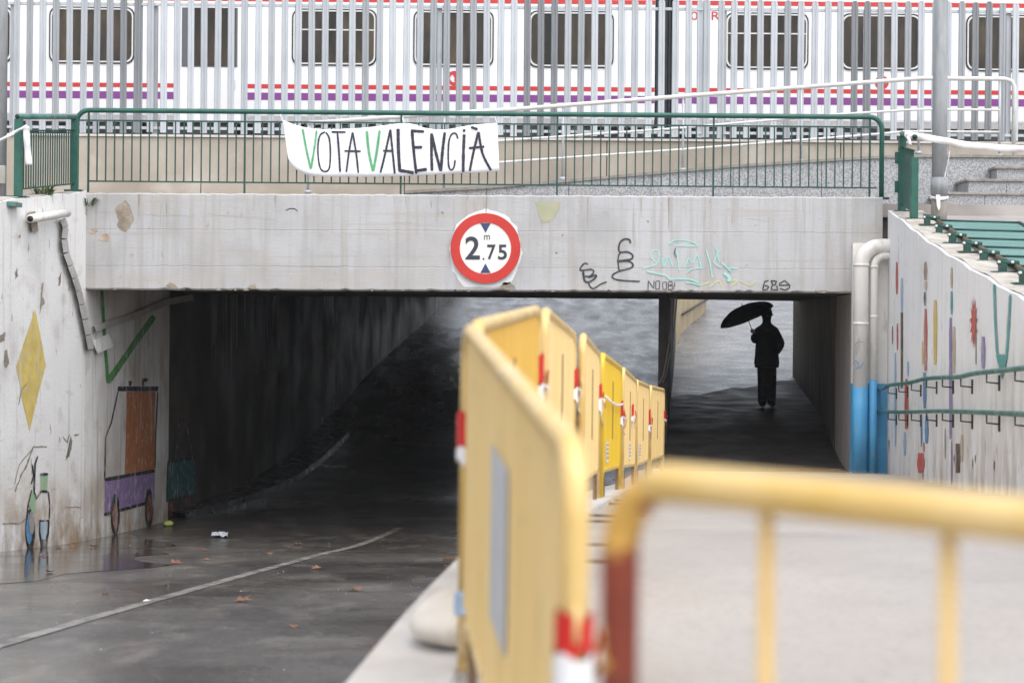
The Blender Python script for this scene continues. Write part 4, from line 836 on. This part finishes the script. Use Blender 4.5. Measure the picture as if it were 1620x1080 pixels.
# barrier tapes at the top
def tape(pts, d0, d1, w_, mat, name, label, vert=False):
    mb = MB(); q = smoothpts(pts, 6); rows = []
    for i, (x, y) in enumerate(q):
        d = d0+(d1-d0)*i/(len(q)-1); h = w_/2*(.35 if i == 0 else 1)
        rows.append([P(x-h, y, d+.01*math.sin(i)), P(x+h, y, d-.02*math.sin(i*.8+1))] if vert else [P(x, y-h, d+.01*math.sin(i)), P(x, y+h, d-.02*math.sin(i*.8+1))])
    mb.strip(rows); o = mb.build(name, mat, fix=False); o.modifiers.new('s', 'SOLIDIFY').thickness = .002; tag(o, label, 'tape'); return o
tape([(1431, 213), (1460, 217), (1500, 224), (1540, 231), (1580, 234), (1640, 236), (1760, 240)], 22.5, 22.9, 11, m_tapepk, 'barrier_tape', 'pale barrier tape sagging from the right railing past the grey pole')
tape([(1434, 212), (1438, 220), (1440, 229)], 22.48, 22.44, 5, m_tapepk, 'tape_tail', 'short pale tape end hanging from the right railing', True)
tape([(1503, 230), (1501, 250), (1497, 268), (1494, 284)], 23.0, 23.05, 1.6, m_tapewh, 'string', 'thin white string hanging beside the grey pole', True)
tape([(43, 199), (24, 209), (0, 222), (-60, 252)], 21.85, 21.6, 5, m_tapewh, 'barrier_tape', 'white barrier tape stretched left from the left railing post')
tape([(42, 199), (42, 215), (44, 238), (46, 261)], 21.8, 21.78, 10, m_tapewh, 'tape_tail', 'white tape tail hanging from the left railing post', True)
# ------------------------------------------------------------------ beyond the tunnel
wp = [(1064, 40), (1070, 43), (1077, 46), (1093, 49), (1109, 51.5), (1117, 53.5), (1115, 55.5)]
mb = MB(); rows = []
for px, d in wp:
    x = P(px, 500, d).x; rows.append([(x-.25, d, zr(d)-.3), (x-.25, d, EYE+1.5), (x, d, EYE+1.5), (x, d, zp(d)-.1)])
mb.strip(rows, False); mb.add(rows[0], [(0, 1, 2, 3)]); mb.add(rows[-1], [(0, 1, 2, 3)])
fw = tag(mb.build('ramp_wall', M('ochre_concrete', [(.42, .33, .19), (.52, .42, .27)], (.6, .8), 1.5, over=[((.3, .22, .13), 1.5, (1, 1, .4), .5, .7, .6)])), 'ochre concrete wall along the ramp beyond the pedestrian tunnel', 'wall')
mb = MB(); mb.tube([P(px+4, y, d-.1) for px, y, d in ((1076, 497, 46), (1093, 487, 49), (1109, 477, 51.5), (1116, 473, 53.5))], .03, 8); tag(mb.build('far_handrail', m_dark), 'dark handrail on the ochre wall beyond the tunnel', 'handrail')
# ------------------------------------------------------------------ yellow barriers
BL, BH = 2.34, 1.0
def barrier_parts(panel_m, tube_m, slot=True):
    t = bpy.data.objects.new('panel_barrier', None); COL.objects.link(t); WL[t.name] = Vector((0, 0, 0))
    r = .021; cr = .10
    pts = [Vector((0, 0, .03)), Vector((0, 0, BH-r-cr))]+arc((cr, 0, BH-r-cr), cr, math.pi, math.pi/2, 7, (1, 0, 0), (0, 0, 1))[1:]+arc((BL-cr, 0, BH-r-cr), cr, math.pi/2, 0, 7, (1, 0, 0), (0, 0, 1))+[Vector((BL, 0, .03))]
    mb = MB(); mb.tube(pts, r, 14); mb.build('frame', tube_m, t)
    mb = MB(); lo = .21; mb.tube([Vector((0, 0, .06)), Vector((.10, 0, lo-.04)), Vector((.2, 0, lo)), Vector((BL-.2, 0, lo)), Vector((BL-.10, 0, lo-.04)), Vector((BL, 0, .06))], .017, 10); mb.build('bottom_rail', tube_m, t)
    rows = []; n = 240
    for i in range(n+1):
        x = .024+(BL-.048)*i/n; y = .009*(1 if (i % 8) < 4 else -1)*min(1, [0, 1, 1, 0, 0, 1, 1, 0][i % 8]+.15)
        inset = 0
        if x < .11: inset = .11-math.sqrt(max(0, .11**2-(.11-x)**2))
        if x > BL-.11: inset = .11-math.sqrt(max(0, .11**2-(x-BL+.11)**2))
        rows.append([(x, y, lo+.012+inset*.3), (x, y, BH-.045-inset)])
    mb = MB(); mb.strip(rows, False); o = mb.build('panel', panel_m, t, fix=False); q = o.modifiers.new('s', 'SOLIDIFY'); q.thickness = .003; q.offset = 0
    for s in (1.15,) if slot else ():
        mb = MB(); mb.box((s-.006, -.016, .42), (s+.006, .016, .84)); mb.build('slot_strip', m_rust, t)
    for s in (.30, BL-.30):
        mb = MB(); mb.box((s-.02, -.34, 0.002), (s+.02, .34, .014)); mb.box((s-.012, -.012, .014), (s+.012, .012, lo)); mb.build('foot', m_rust, t)
    for s in (-1, 1):
        mb = MB(); xx = 0 if s < 0 else BL; mb.tube([(xx, 0, .75), (xx+s*.03, .0, .75), (xx+s*.03, 0, .70)], .006, 6); mb.build('hook', tube_m, t)
    return t
protos = {}
def copy_tree(o, parent=None):
    c = o.copy(); COL.objects.link(c)
    if parent is not None: c.parent = parent
    for ch in o.children: copy_tree(ch, c)
    return c
#  (near px, near depth) -> (far px, far depth), look, label
ROW = [((905, 2.82), (739, 5.13), 'near', 'nearest yellow panel barrier with a grey sticker on its sheet'),
       ((752, 5.2), (848, 7.48), 'orange', 'second yellow panel barrier, its inner sheet coloured as in shadow, half hidden behind the nearest one'),
       ((859, 7.55), (905, 9.86), 'cream', 'third yellow panel barrier of the row, its post rising highest behind the second'),
       ((920, 9.9), (945, 12.2), 'cream', 'fourth yellow panel barrier, just before the deep yellow one'),
       ((951, 12.3), (980, 14.6), 'yellow', 'deep yellow panel barrier in the middle of the row'),
       ((984, 14.7), (1004, 17.0), 'cream', 'sixth yellow panel barrier, just beyond the deep yellow one'),
       ((1006, 17.1), (1025, 19.4), 'cream', 'next to last yellow panel barrier of the row'),
       ((1028, 19.5), (1049, 21.8), 'cream', 'farthest yellow panel barrier, by the tunnel mouth')]
look = dict(near=(m_bar, m_bartube, False), cream=(m_bar, m_bartube), orange=(m_barshade, m_bartube), yellow=(m_barsat, m_barsat))  # the orange look is the barrier colour with shadow painted in
posts = []
for (na, nd), (fa, fd), lk, label in ROW:
    A = Vector((P(na, 600, nd).x, nd, zp(nd))); Bv = Vector((P(fa, 600, fd).x, fd, zp(fd)))
    if lk in protos: t = copy_tree(protos[lk])
    else: t = protos[lk] = barrier_parts(*look[lk])
    e1 = (Bv-A).normalized(); e2 = Vector((0, 0, 1)).cross(e1).normalized(); e3 = e1.cross(e2)
    Mx = Matrix((e1, e2, e3)).transposed().to_4x4(); Mx.translation = A; t.matrix_world = Mx; t.location = A; t.rotation_euler = Mx.to_euler()
    t['label'] = label; t['category'] = 'barrier'; t['group'] = 'yellow panel barriers lined up along the path edge'
    posts.append((A, e1, e2, e3, t))
mb = MB(); mb.box((.98, .012, .42), (1.34, .016, .80)); WL[posts[0][4].name] = Vector((0, 0, 0))
o = mb.build('sticker', m_stick); o.parent = posts[0][4]
for k, (s0, s1) in enumerate(((.42, .62), (1.0, 1.25))):
    for (A, e1, e2, e3, t) in (posts[4], posts[6]) if k == 0 else (posts[5],):
        mb = MB(); mb.box((s0, -.016, .26), (s1, -.012, .40)); o = mb.build('sticker', m_tapewh); o.parent = t
        mb = MB()
        for z in (.285, .315, .345, .375): mb.box((s0+.03, -.0175, z), (s1-.03-.02*random.random(), -.0165, z+.012))
        q = mb.build('print_line', m_spray, None); q.parent = o
# tapes wrapped on the posts
def wrap(bi, s, ztop, hr, hw, label, w_=.05, side=-1):
    A, e1, e2, e3, _ = posts[bi]
    def Q(a, b, c): return A+e1*a+e2*b+e3*c
    t = thing('warning_tape', label, 'tape', Q(s, 0, ztop), 'red and white tapes tied to the yellow barriers')
    def band(z0, z1, rr, name, m, n=12):
        rows = [[Q(s+rr*1.1*math.cos(2*math.pi*i/n), rr*math.sin(2*math.pi*i/n), z0+.012*math.sin(i*2.1)), Q(s+rr*1.1*math.cos(2*math.pi*i/n), rr*math.sin(2*math.pi*i/n), z1+.008*math.sin(i*1.7))] for i in range(n+1)]
        mb = MB(); mb.strip(rows); mb.build(name, m, t)
    band(ztop-hr, ztop, .030, 'red_band', m_tapered); band(ztop-hr-hw*.5, ztop-hr-.002, .031, 'white_band', m_tapewh)
    mb = MB(); rows = []
    for i in range(6):
        f = i/5; rows.append([Q(s-.02+w_*.3*f, side*(.034+.012*math.sin(i*1.5)), ztop-hr-hw*f), Q(s-.02+w_+.02*f, side*(.036+.012*math.cos(i)), ztop-hr-hw*f-.01)])
    mb.strip(rows); o = mb.build('tail', m_tapewh, t, fix=False); o.modifiers.new('s', 'SOLIDIFY').thickness = .002
    mb = MB(); rows = []; rr_ = random.Random(int(ztop*1000+s*77+bi)); lean = rr_.uniform(-.05, .05)
    for i in range(5):
        f = i/4; rows.append([Q(s+.028+lean*f, side*(.040+.006*math.sin(i*1.3+bi)), ztop-hr*.5-hr*1.2*f), Q(s+.075+lean*f*.6, side*(.041+.008*math.cos(i+bi)), ztop-hr*.5-hr*1.2*f-.012)])
    mb.strip(rows); o = mb.build('red_tail', m_tapered, t, fix=False); o.modifiers.new('s', 'SOLIDIFY').thickness = .002
wrap(0, BL, .75, .095, .08, 'red and white tape on the far post of the nearest panel barrier')
wrap(0, 0, .74, .06, .12, 'red and white tape low on the near post of the nearest panel barrier', .07)
wrap(1, BL, .80, .12, .10, 'red and white tape where the second and third barriers meet')
wrap(2, BL, .80, .10, .14, 'red and white tape where the third and fourth barriers meet')
wrap(3, BL, .78, .09, .18, 'red and white tape beside the deep yellow barrier, near end')
wrap(4, BL, .72, .12, .14, 'red and white tape beside the deep yellow barrier, far end')
wrap(5, 1.5, .74, .10, .10, 'red and white tape in the middle of the sixth barrier')
wrap(6, BL, .74, .16, .14, 'red and white tape where the last two barriers meet')
wrap(7, BL, .74, .10, .03, 'red tape on the end post of the row by the tunnel mouth')
tp_ = [posts[4][0]+posts[4][3]*.70+posts[4][2]*-.03+posts[4][1]*s+posts[4][3]*(-.03*math.sin(math.pi*s/BL)) for s in (0, .6, 1.2, 1.8, BL)]
mb = MB(); mb.tube(tp_, .009, 6); tag(mb.build('tape_strand', m_tapewh), 'twisted white tape strand across the deep yellow barrier', 'tape')
# tag tied low on the nearest barrier's far post
A, e1, e2, e3, _ = posts[0]
mb = MB(); c = A+e1*BL+e3*.22; mb.box((c.x-.03, c.y-.05, c.z-.03), (c.x+.02, c.y-.02, c.z+.035)); tag(mb.build('cable_tag', M('tag_blue', [(.34, .46, .66)], (.4, .6)), None, .008), 'pale blue tag tied low on the far post of the nearest barrier', 'tag')
# the bar barrier in front on the right
m_ochre = M('ochre_tube', [(.56, .34, .08), (.66, .44, .14)], (.25, .45), 5)
def fb():
    A = Vector((.125, 2.1, zp(2.1))); dirv = Vector((.637, -.77, 0)).normalized(); H = 2.0-.19+.03-A.z; L_ = 2.1
    t = thing('bar_barrier', 'yellow crowd barrier with upright bars and a red brown end post in the front', 'barrier', A)
    Q = lambda s, z: A+dirv*s+Vector((0, 0, z))
    cr = .085; r = .0215; ez = Vector((0, 0, 1))
    a1 = arc(Q(cr, H-r-cr), cr, math.pi, math.pi*.62, 6, dirv, ez)
    mb = MB(); mb.tube([Q(0, .02), Q(0, .4), Q(0, .8*H)]+a1, r, 16); mb.build('end_post', m_redbrown, t)
    mb = MB(); mb.tube(arc(Q(cr, H-r-cr), cr, math.pi*.62, math.pi/2, 4, dirv, ez)+[Q(L_-cr, H-r)]+arc(Q(L_-cr, H-r-cr), cr, math.pi/2, 0, 7, dirv, ez)[1:]+[Q(L_, .02)], r+.0005, 16); mb.build('frame', m_bartube, t)
    mb = MB(); mb.tube([Q(.0, .2), Q(L_, .2)], .016, 10); mb.build('bottom_rail', m_bartube, t)
    s = .223
    while s < L_-.1:
        mb = MB(); mb.tube([Q(s, .2), Q(s, H-r-.012)], .0078, 8); mb.build('bar', m_ochre, t); s += .231
    pn = Vector((dirv.y, -dirv.x, 0))
    for s in (.3, L_-.3):
        mb = MB(); c = Q(s, .01); mb.tube([c-pn*.3, c+pn*.3], .012, 6); mb.tube([c, Q(s, .2)], .012, 6); mb.build('foot', m_rust, t)
fb()
# ------------------------------------------------------------------ sandbag, litter, weeds
def lump(name, mat, c, sx, sy, sz, label, cat, rot=0, seed=1, parent=None):
    rnd = random.Random(seed); bm = bmesh.new(); bmesh.ops.create_icosphere(bm, subdivisions=3, radius=1)
    for v in bm.verts:
        x, y, z = v.co; p = 2.6
        k = (abs(x)**p+abs(y)**p+abs(z)**2)**(-1/p); v.co *= k
        v.co *= 1+.05*math.sin(5*x+seed)*math.cos(4*y+2*seed)
        v.co = Vector((v.co.x*sx, v.co.y*sy, max(v.co.z, -.75)*sz))
    me = bpy.data.meshes.new(name); bm.to_mesh(me); bm.free(); me.materials.append(mat)
    for p in me.polygons: p.use_smooth = True
    o = bpy.data.objects.new(name, me); COL.objects.link(o); o.location = c; o.rotation_euler = (0, 0, rot); tag(o, label, cat); return o
c = P(724, 1010, 5.6); c.z = zp(5.6)+.03; lump('sandbag', m_sand, c+Vector((0, 0, .055)), .125, .30, .075, 'pale sandbag lying on the kerb at the foot of the barriers', 'sandbag', R(-8), 3)
def litter(px, py): return march(px, py, zr)
lf = None
leafpix = [(116, 866), (70, 880), (92, 867), (324, 871), (327, 886), (215, 877), (425, 877), (500, 900), (168, 941), (280, 892), (472, 862), (82, 906), (465, 993), (386, 952), (150, 866), (560, 935)]
for i, (px, py) in enumerate(leafpix):
    p = litter(px, py); n = 9
    if lf is None:
        mb = MB(); top_ = []
        outline = [(0, -.09), (.03, -.06), (.075, -.05), (.045, -.01), (.07, .04), (.025, .03), (0, .09), (-.025, .03), (-.07, .045), (-.045, -.01), (-.075, -.045), (-.03, -.06)]
        mb.add([(0, 0, .012)]+[(x, y, .006+.35*abs(x)+.1*abs(y)) for x, y in outline], [(0, 1+k, 1+(k+1) % 12) for k in range(12)]); lf = mb.build('fallen_leaf', m_leaf); o = lf
        tag(o, 'small brown fallen leaf lying on the wet road', 'leaf', 'fallen leaves on the wet road')
    else: o = inst(lf, p, None)
    o.location = p+Vector((0, 0, .004)); o.rotation_euler = (random.uniform(-.2, .2), random.uniform(-.2, .2), random.uniform(0, 6)); s = random.uniform(.45, .95); o.scale = (s, s, s)
p = litter(348, 850)
mb = MB(); rows = []
for i in range(9): rows.append([p+Vector((-.11+.22*i/8, (j-2)*.04+.02*math.sin(i*2+j), .015+.03*random.random()+(.05 if j == 2 else 0))) for j in range(5)])
mb.strip(rows); o = mb.build('plastic_bag', M('plastic_pale', [(.36, .40, .46), (.52, .56, .60)], (.2, .35), 9)); tag(o, 'crumpled pale plastic bag lying on the wet road', 'litter')
p = litter(266, 832); lump('crushed_carton', M('lime_plastic', [(.30, .36, .06), (.44, .48, .14)], (.3, .5), 8), p+Vector((0, 0, .04)), .075, .06, .045, 'crushed lime green carton at the foot of the left wall', 'litter', .4, 5)
for i, (px, py) in enumerate(((232, 951),)):
    p = litter(px, py); mb = MB(); mb.add([p+Vector((-.03, -.02, .006)), p+Vector((.025, -.025, .012)), p+Vector((.035, .02, .006)), p+Vector((-.015, .03, .012)), p+Vector((0, 0, .018))], [(0, 1, 4), (1, 2, 4), (2, 3, 4), (3, 0, 4)]); o = mb.build('paper_scrap', m_tapewh, None, 0, False); tag(o, ('small white paper scrap near the lane line', 'small white paper scrap near the left wall', 'small white paper scrap near the kerb')[i], 'litter')
LN = {0: 'dark fallen leaf at the foot of the wall beside the painted bicycle', 3: 'brown fallen leaf just below the plastic bag', 4: 'pale tan fallen leaf a little nearer than the one below the plastic bag', 7: 'orange fallen leaf lying near the lane line beyond the bag',
      8: 'dark fallen leaf lying left of the lane line near the white scrap', 12: 'fallen leaf on the near lane closest to the kerb', 13: 'fallen leaf on the near lane beside the lane line', 15: 'fallen leaf on the near lane close to the barriers'}
lv = [o for o in COL.objects if o.name.split('.')[0] == 'fallen_leaf']
for k, t_ in LN.items(): lv[k]['label'] = t_
m_drop = M('water_drop', [(.62, .64, .66)], (.1, .2))
mb = MB(); rnd = random.Random(11)
for k in range(300):
    d = rnd.uniform(10, 24); x = rnd.uniform(lat(XL, d), edge(d)-.1); z = zr(d)+.006+abs(rnd.gauss(0, .02)); r = rnd.uniform(.0015, .0045)
    if rnd.random() < .12: r *= 1.5
    mb.add([(x+r, d, z), (x, d+r, z), (x-r, d, z), (x, d-r, z), (x, d, z+r), (x, d, z-r)], [(0, 1, 4), (1, 2, 4), (2, 3, 4), (3, 0, 4), (1, 0, 5), (2, 1, 5), (3, 2, 5), (0, 3, 5)])
tag(mb.build('rain_splashes', m_drop), 'tiny rain splashes scattered over the wet road', None, None, 'stuff')
def weed(p, n, h, label, seed):
    rnd = random.Random(seed); mb = MB()
    for i in range(n):
        a = rnd.uniform(0, 6.28); l = h*rnd.uniform(.5, 1.1); dx = Vector((math.cos(a), math.sin(a)*.6, 0)); b = p+dx*rnd.uniform(0, .12); s = Vector((-dx.y, dx.x, 0))*rnd.uniform(.008, .02)
        m_ = b+dx*l*.35+Vector((0, 0, l*.7)); e = b+dx*l*.8+Vector((0, 0, l*.75))
        mb.add([b-s*.4, b+s*.4, m_+s, m_-s, e], [(0, 1, 2, 3), (3, 2, 4)])
    o = mb.build('weed', m_weed, None, 0, False); tag(o, label, 'plant')
weed(Vector((lat(XL, 22.7)-.10, 22.7, tl(22.7)-.02)), 60, .17, 'green weed tuft growing under the left railing', 2)
weed(P(140, 326, 23.97), 34, .13, 'small green weed growing in the gap beside the beam', 3)
mb = MB(); q = [P(119, 304, 23.97), P(133, 302, 23.97), P(139, 333, 23.97), P(133, 345, 23.97)]; mb.add(q, [(0, 1, 2, 3)]); mb.build('broken_corner', m_bare, wl, fix=False)
# trench drain across the path at the tunnel mouth
mb = MB(); A, B = P(1218, 734, 24.3), P(1332, 738, 24.3); zz = zp(24.2)
mb.box((A.x, 24.05, zz-.02), (B.x, 24.12, zz+.018)); mb.box((A.x, 24.42, zz-.02), (B.x, 24.46, zz+.018)); tag(mb.build('floor_drain', m_rust), 'rusty drain frame set in the path at the tunnel mouth', 'drain')
# ------------------------------------------------------------------ person with an umbrella
PD = 31.0; S = PD/FPX
hip = P(1213, 562, PD); fz = zp(PD)
pr_ = thing('person', 'person in dark clothes standing in the pedestrian tunnel under an umbrella', 'person', (hip.x, PD, fz))
def skin(name, pts, edges, mat, parent, root=0, sub=2):
    me = bpy.data.meshes.new(name); me.from_pydata([tuple(p[0]) for p in pts], edges, []); me.update()
    o = bpy.data.objects.new(name, me); COL.objects.link(o); adopt(o, parent)
    sm = o.modifiers.new('skin', 'SKIN'); sm.use_smooth_shade = True
    for i, p in enumerate(pts):
        r_ = p[1]; me.skin_vertices[0].data[i].radius = r_ if isinstance(r_, tuple) else (r_, r_)
    me.skin_vertices[0].data[root].use_root = True
    o.modifiers.new('sub', 'SUBSURF').levels = sub; o.modifiers['sub'].render_levels = sub
    me.materials.append(mat); return o
def pp_(px, py, dy=0): 
    q = P(px, py, PD); q.y += dy; return q
body = [(pp_(1213, 564), (.165, .115)), (pp_(1213, 545), (.165, .115)), (pp_(1213, 530), (.18, .12)), (pp_(1213, 520), (.13, .10)), (pp_(1213, 512), (.085, .075)), (pp_(1213, 506), (.07, .075)), (pp_(1213, 498), (.085, .098)), (pp_(1213, 491.5), (.062, .07)),
        (pp_(1200, 524), .08), (pp_(1193, 541, -.05), .06), (pp_(1189, 529, -.18), .047),
        (pp_(1226, 524), .08), (pp_(1238, 544, .05), .062), (pp_(1227, 559, -.08), .05),
        (pp_(1206.5, 574), .105), (pp_(1206.5, 603, -.02), .095), (pp_(1206, 630), .085), (Vector((pp_(1205.5, 640).x, PD-.02, fz+.06)), .072), (Vector((pp_(1204.5, 640).x, PD-.17, fz+.04)), .045),
        (pp_(1219.5, 574), .105), (pp_(1220, 603, -.02), .095), (pp_(1220, 630), .085), (Vector((pp_(1220, 640).x, PD-.02, fz+.06)), .072), (Vector((pp_(1221, 640).x, PD-.17, fz+.04)), .045)]
ed = [(0, 1), (1, 2), (2, 3), (3, 4), (4, 5), (5, 6), (6, 7), (3, 8), (8, 9), (9, 10), (3, 11), (11, 12), (12, 13), (0, 14), (14, 15), (15, 16), (16, 17), (17, 18), (0, 19), (19, 20), (20, 21), (21, 22), (22, 23)]
skin('body', body, ed, m_coat, pr_)
# jacket hem and collar, hair, hand with fingers round the handle
mb = MB(); n = 20; rows = []
for (y, rx, ry) in ((526, .12, .10), (533, .17, .13), (545, .175, .135), (560, .185, .14), (574, .20, .145), (581, .185, .14)):
    c = pp_(1213, y); rows.append([(c.x+rx*math.cos(2*math.pi*i/n), c.y+ry*math.sin(2*math.pi*i/n), c.z+.008*math.sin(i*2.2)) for i in range(n+1)])
mb.strip(rows); o = mb.build('jacket', m_coat, pr_, fix=False); o.modifiers.new('s', 'SOLIDIFY').thickness = .012
hc = pp_(1213, 497); bm = bmesh.new(); bmesh.ops.create_icosphere(bm, subdivisions=3, radius=.1)
for v in list(bm.verts):
    v.co.z *= 1.22; v.co.x *= .94
me = bpy.data.meshes.new('head'); bm.to_mesh(me); bm.free(); me.materials.append(m_coat)
for p in me.polygons: p.use_smooth = True
o = bpy.data.objects.new('hair', me); COL.objects.link(o); o.location = hc+Vector((0, .012, .012)); adopt(o, pr_)
fpts = [(hc+Vector((0, -.075, -.02)), .03), (hc+Vector((0, -.10, -.03)), .016)]
skin('nose', fpts, [(0, 1)], m_skin, pr_, 0, 1)
for sx in (-1, 1):
    skin('ear', [(hc+Vector((sx*.092, .0, -.02)), (.02, .012)), (hc+Vector((sx*.098, .004, .012)), (.018, .01))], [(0, 1)], m_skin, pr_, 0, 1)
hb = pp_(1188.5, 526, -.19)
skin('hand', [(hb, (.03, .036)), (hb+Vector((-.004, -.02, .05)), (.024, .036))], [(0, 1)], m_skin, pr_, 0, 1)
ax = (pp_(1180, 506, -.21)-pp_(1188, 524, -.21)).normalized()
for k in range(4):
    b = hb+Vector((.012, -.035, -.008+.021*k)); skin('finger', [(b+Vector((.02, .0, 0)), .0085), (b+Vector((-.006, -.03, 0)), .0085), (b+Vector((-.034, -.02, .002)), .008), (b+Vector((-.038, .008, .002)), .007)], [(0, 1), (1, 2), (2, 3)], m_skin, pr_, 0, 1)
skin('thumb', [(hb+Vector((-.02, .01, .0)), .01), (hb+Vector((-.036, -.01, .035)), .0095), (hb+Vector((-.026, -.034, .06)), .008)], [(0, 1), (1, 2)], m_skin, pr_, 0, 1)
um = thing('umbrella', 'black open umbrella tilted over the person in the tunnel', 'umbrella', hb)
hx = pp_(1188.5, 525, -.215)
cc = pp_(1179.5, 501.5, -.215)              # middle of the canopy rim
ax = Vector((-.40, -.10, .91)).normalized(); uu = ax.cross(Vector((0, 1, 0))).normalized(); vv = ax.cross(uu)
Rm, Hm, nr = .475, .20, 8
rows = []; n = 48
for j in range(8):
    f = j/7; row = []
    for i in range(n+1):
        a = 2*math.pi*i/n; loc_ = (a % (2*math.pi/nr))-math.pi/nr; fac = math.cos(math.pi/nr)/math.cos(loc_); g_ = 1+(fac-1)*(.45+.75*f)
        sag = math.cos(loc_*nr/2); rr = Rm*math.sin(f*math.pi/2*.98)*g_*(1-.03*sag*f); h = Hm*math.cos(f*math.pi/2)-.012*sag*f
        row.append(cc+uu*rr*math.cos(a)+vv*rr*math.sin(a)+ax*h)
    rows.append(row)
mb = MB(); mb.strip(rows); o = mb.build('canopy', m_umb, um, fix=False); o.modifiers.new('s', 'SOLIDIFY').thickness = .003
tip = cc+ax*(Hm+.05); low = hx-(cc-hx).normalized()*.1
mb = MB(); mb.tube([low, hx, cc+ax*.1, tip], .006, 8); mb.build('shaft', m_dark, um)
mb = MB(); mb.tube([low-(cc-hx).normalized()*.03, low+(cc-hx).normalized()*.09], .013, 8); mb.build('handle', m_black, um)
for k in range(nr):
    a = 2*math.pi*k/nr; mb = MB(); mb.tube([cc+ax*(Hm-.02), cc+uu*Rm*.6*math.cos(a)+vv*Rm*.6*math.sin(a)+ax*(Hm*.55), cc+uu*Rm*.98*math.cos(a)+vv*Rm*.98*math.sin(a)], .003, 5); mb.build('rib', m_dark, um)

# thin rain haze round the whole place
mb = MB(); mb.box((-190, -175, EYE-4.2), (190, 95, EYE+7.6)); hz = mb.build('haze', bpy.data.materials.new('rain_haze')); hz['kind'] = 'stuff'
hm = hz.data.materials[0]; hm.use_nodes = True; hn = hm.node_tree; hn.nodes.clear(); ho = hn.nodes.new('ShaderNodeOutputMaterial'); hv = hn.nodes.new('ShaderNodeVolumePrincipled')
hv.inputs['Color'].default_value = (.9, .92, .95, 1); hv.inputs['Density'].default_value = .00040; hn.links.new(hv.outputs[0], ho.inputs['Volume'])
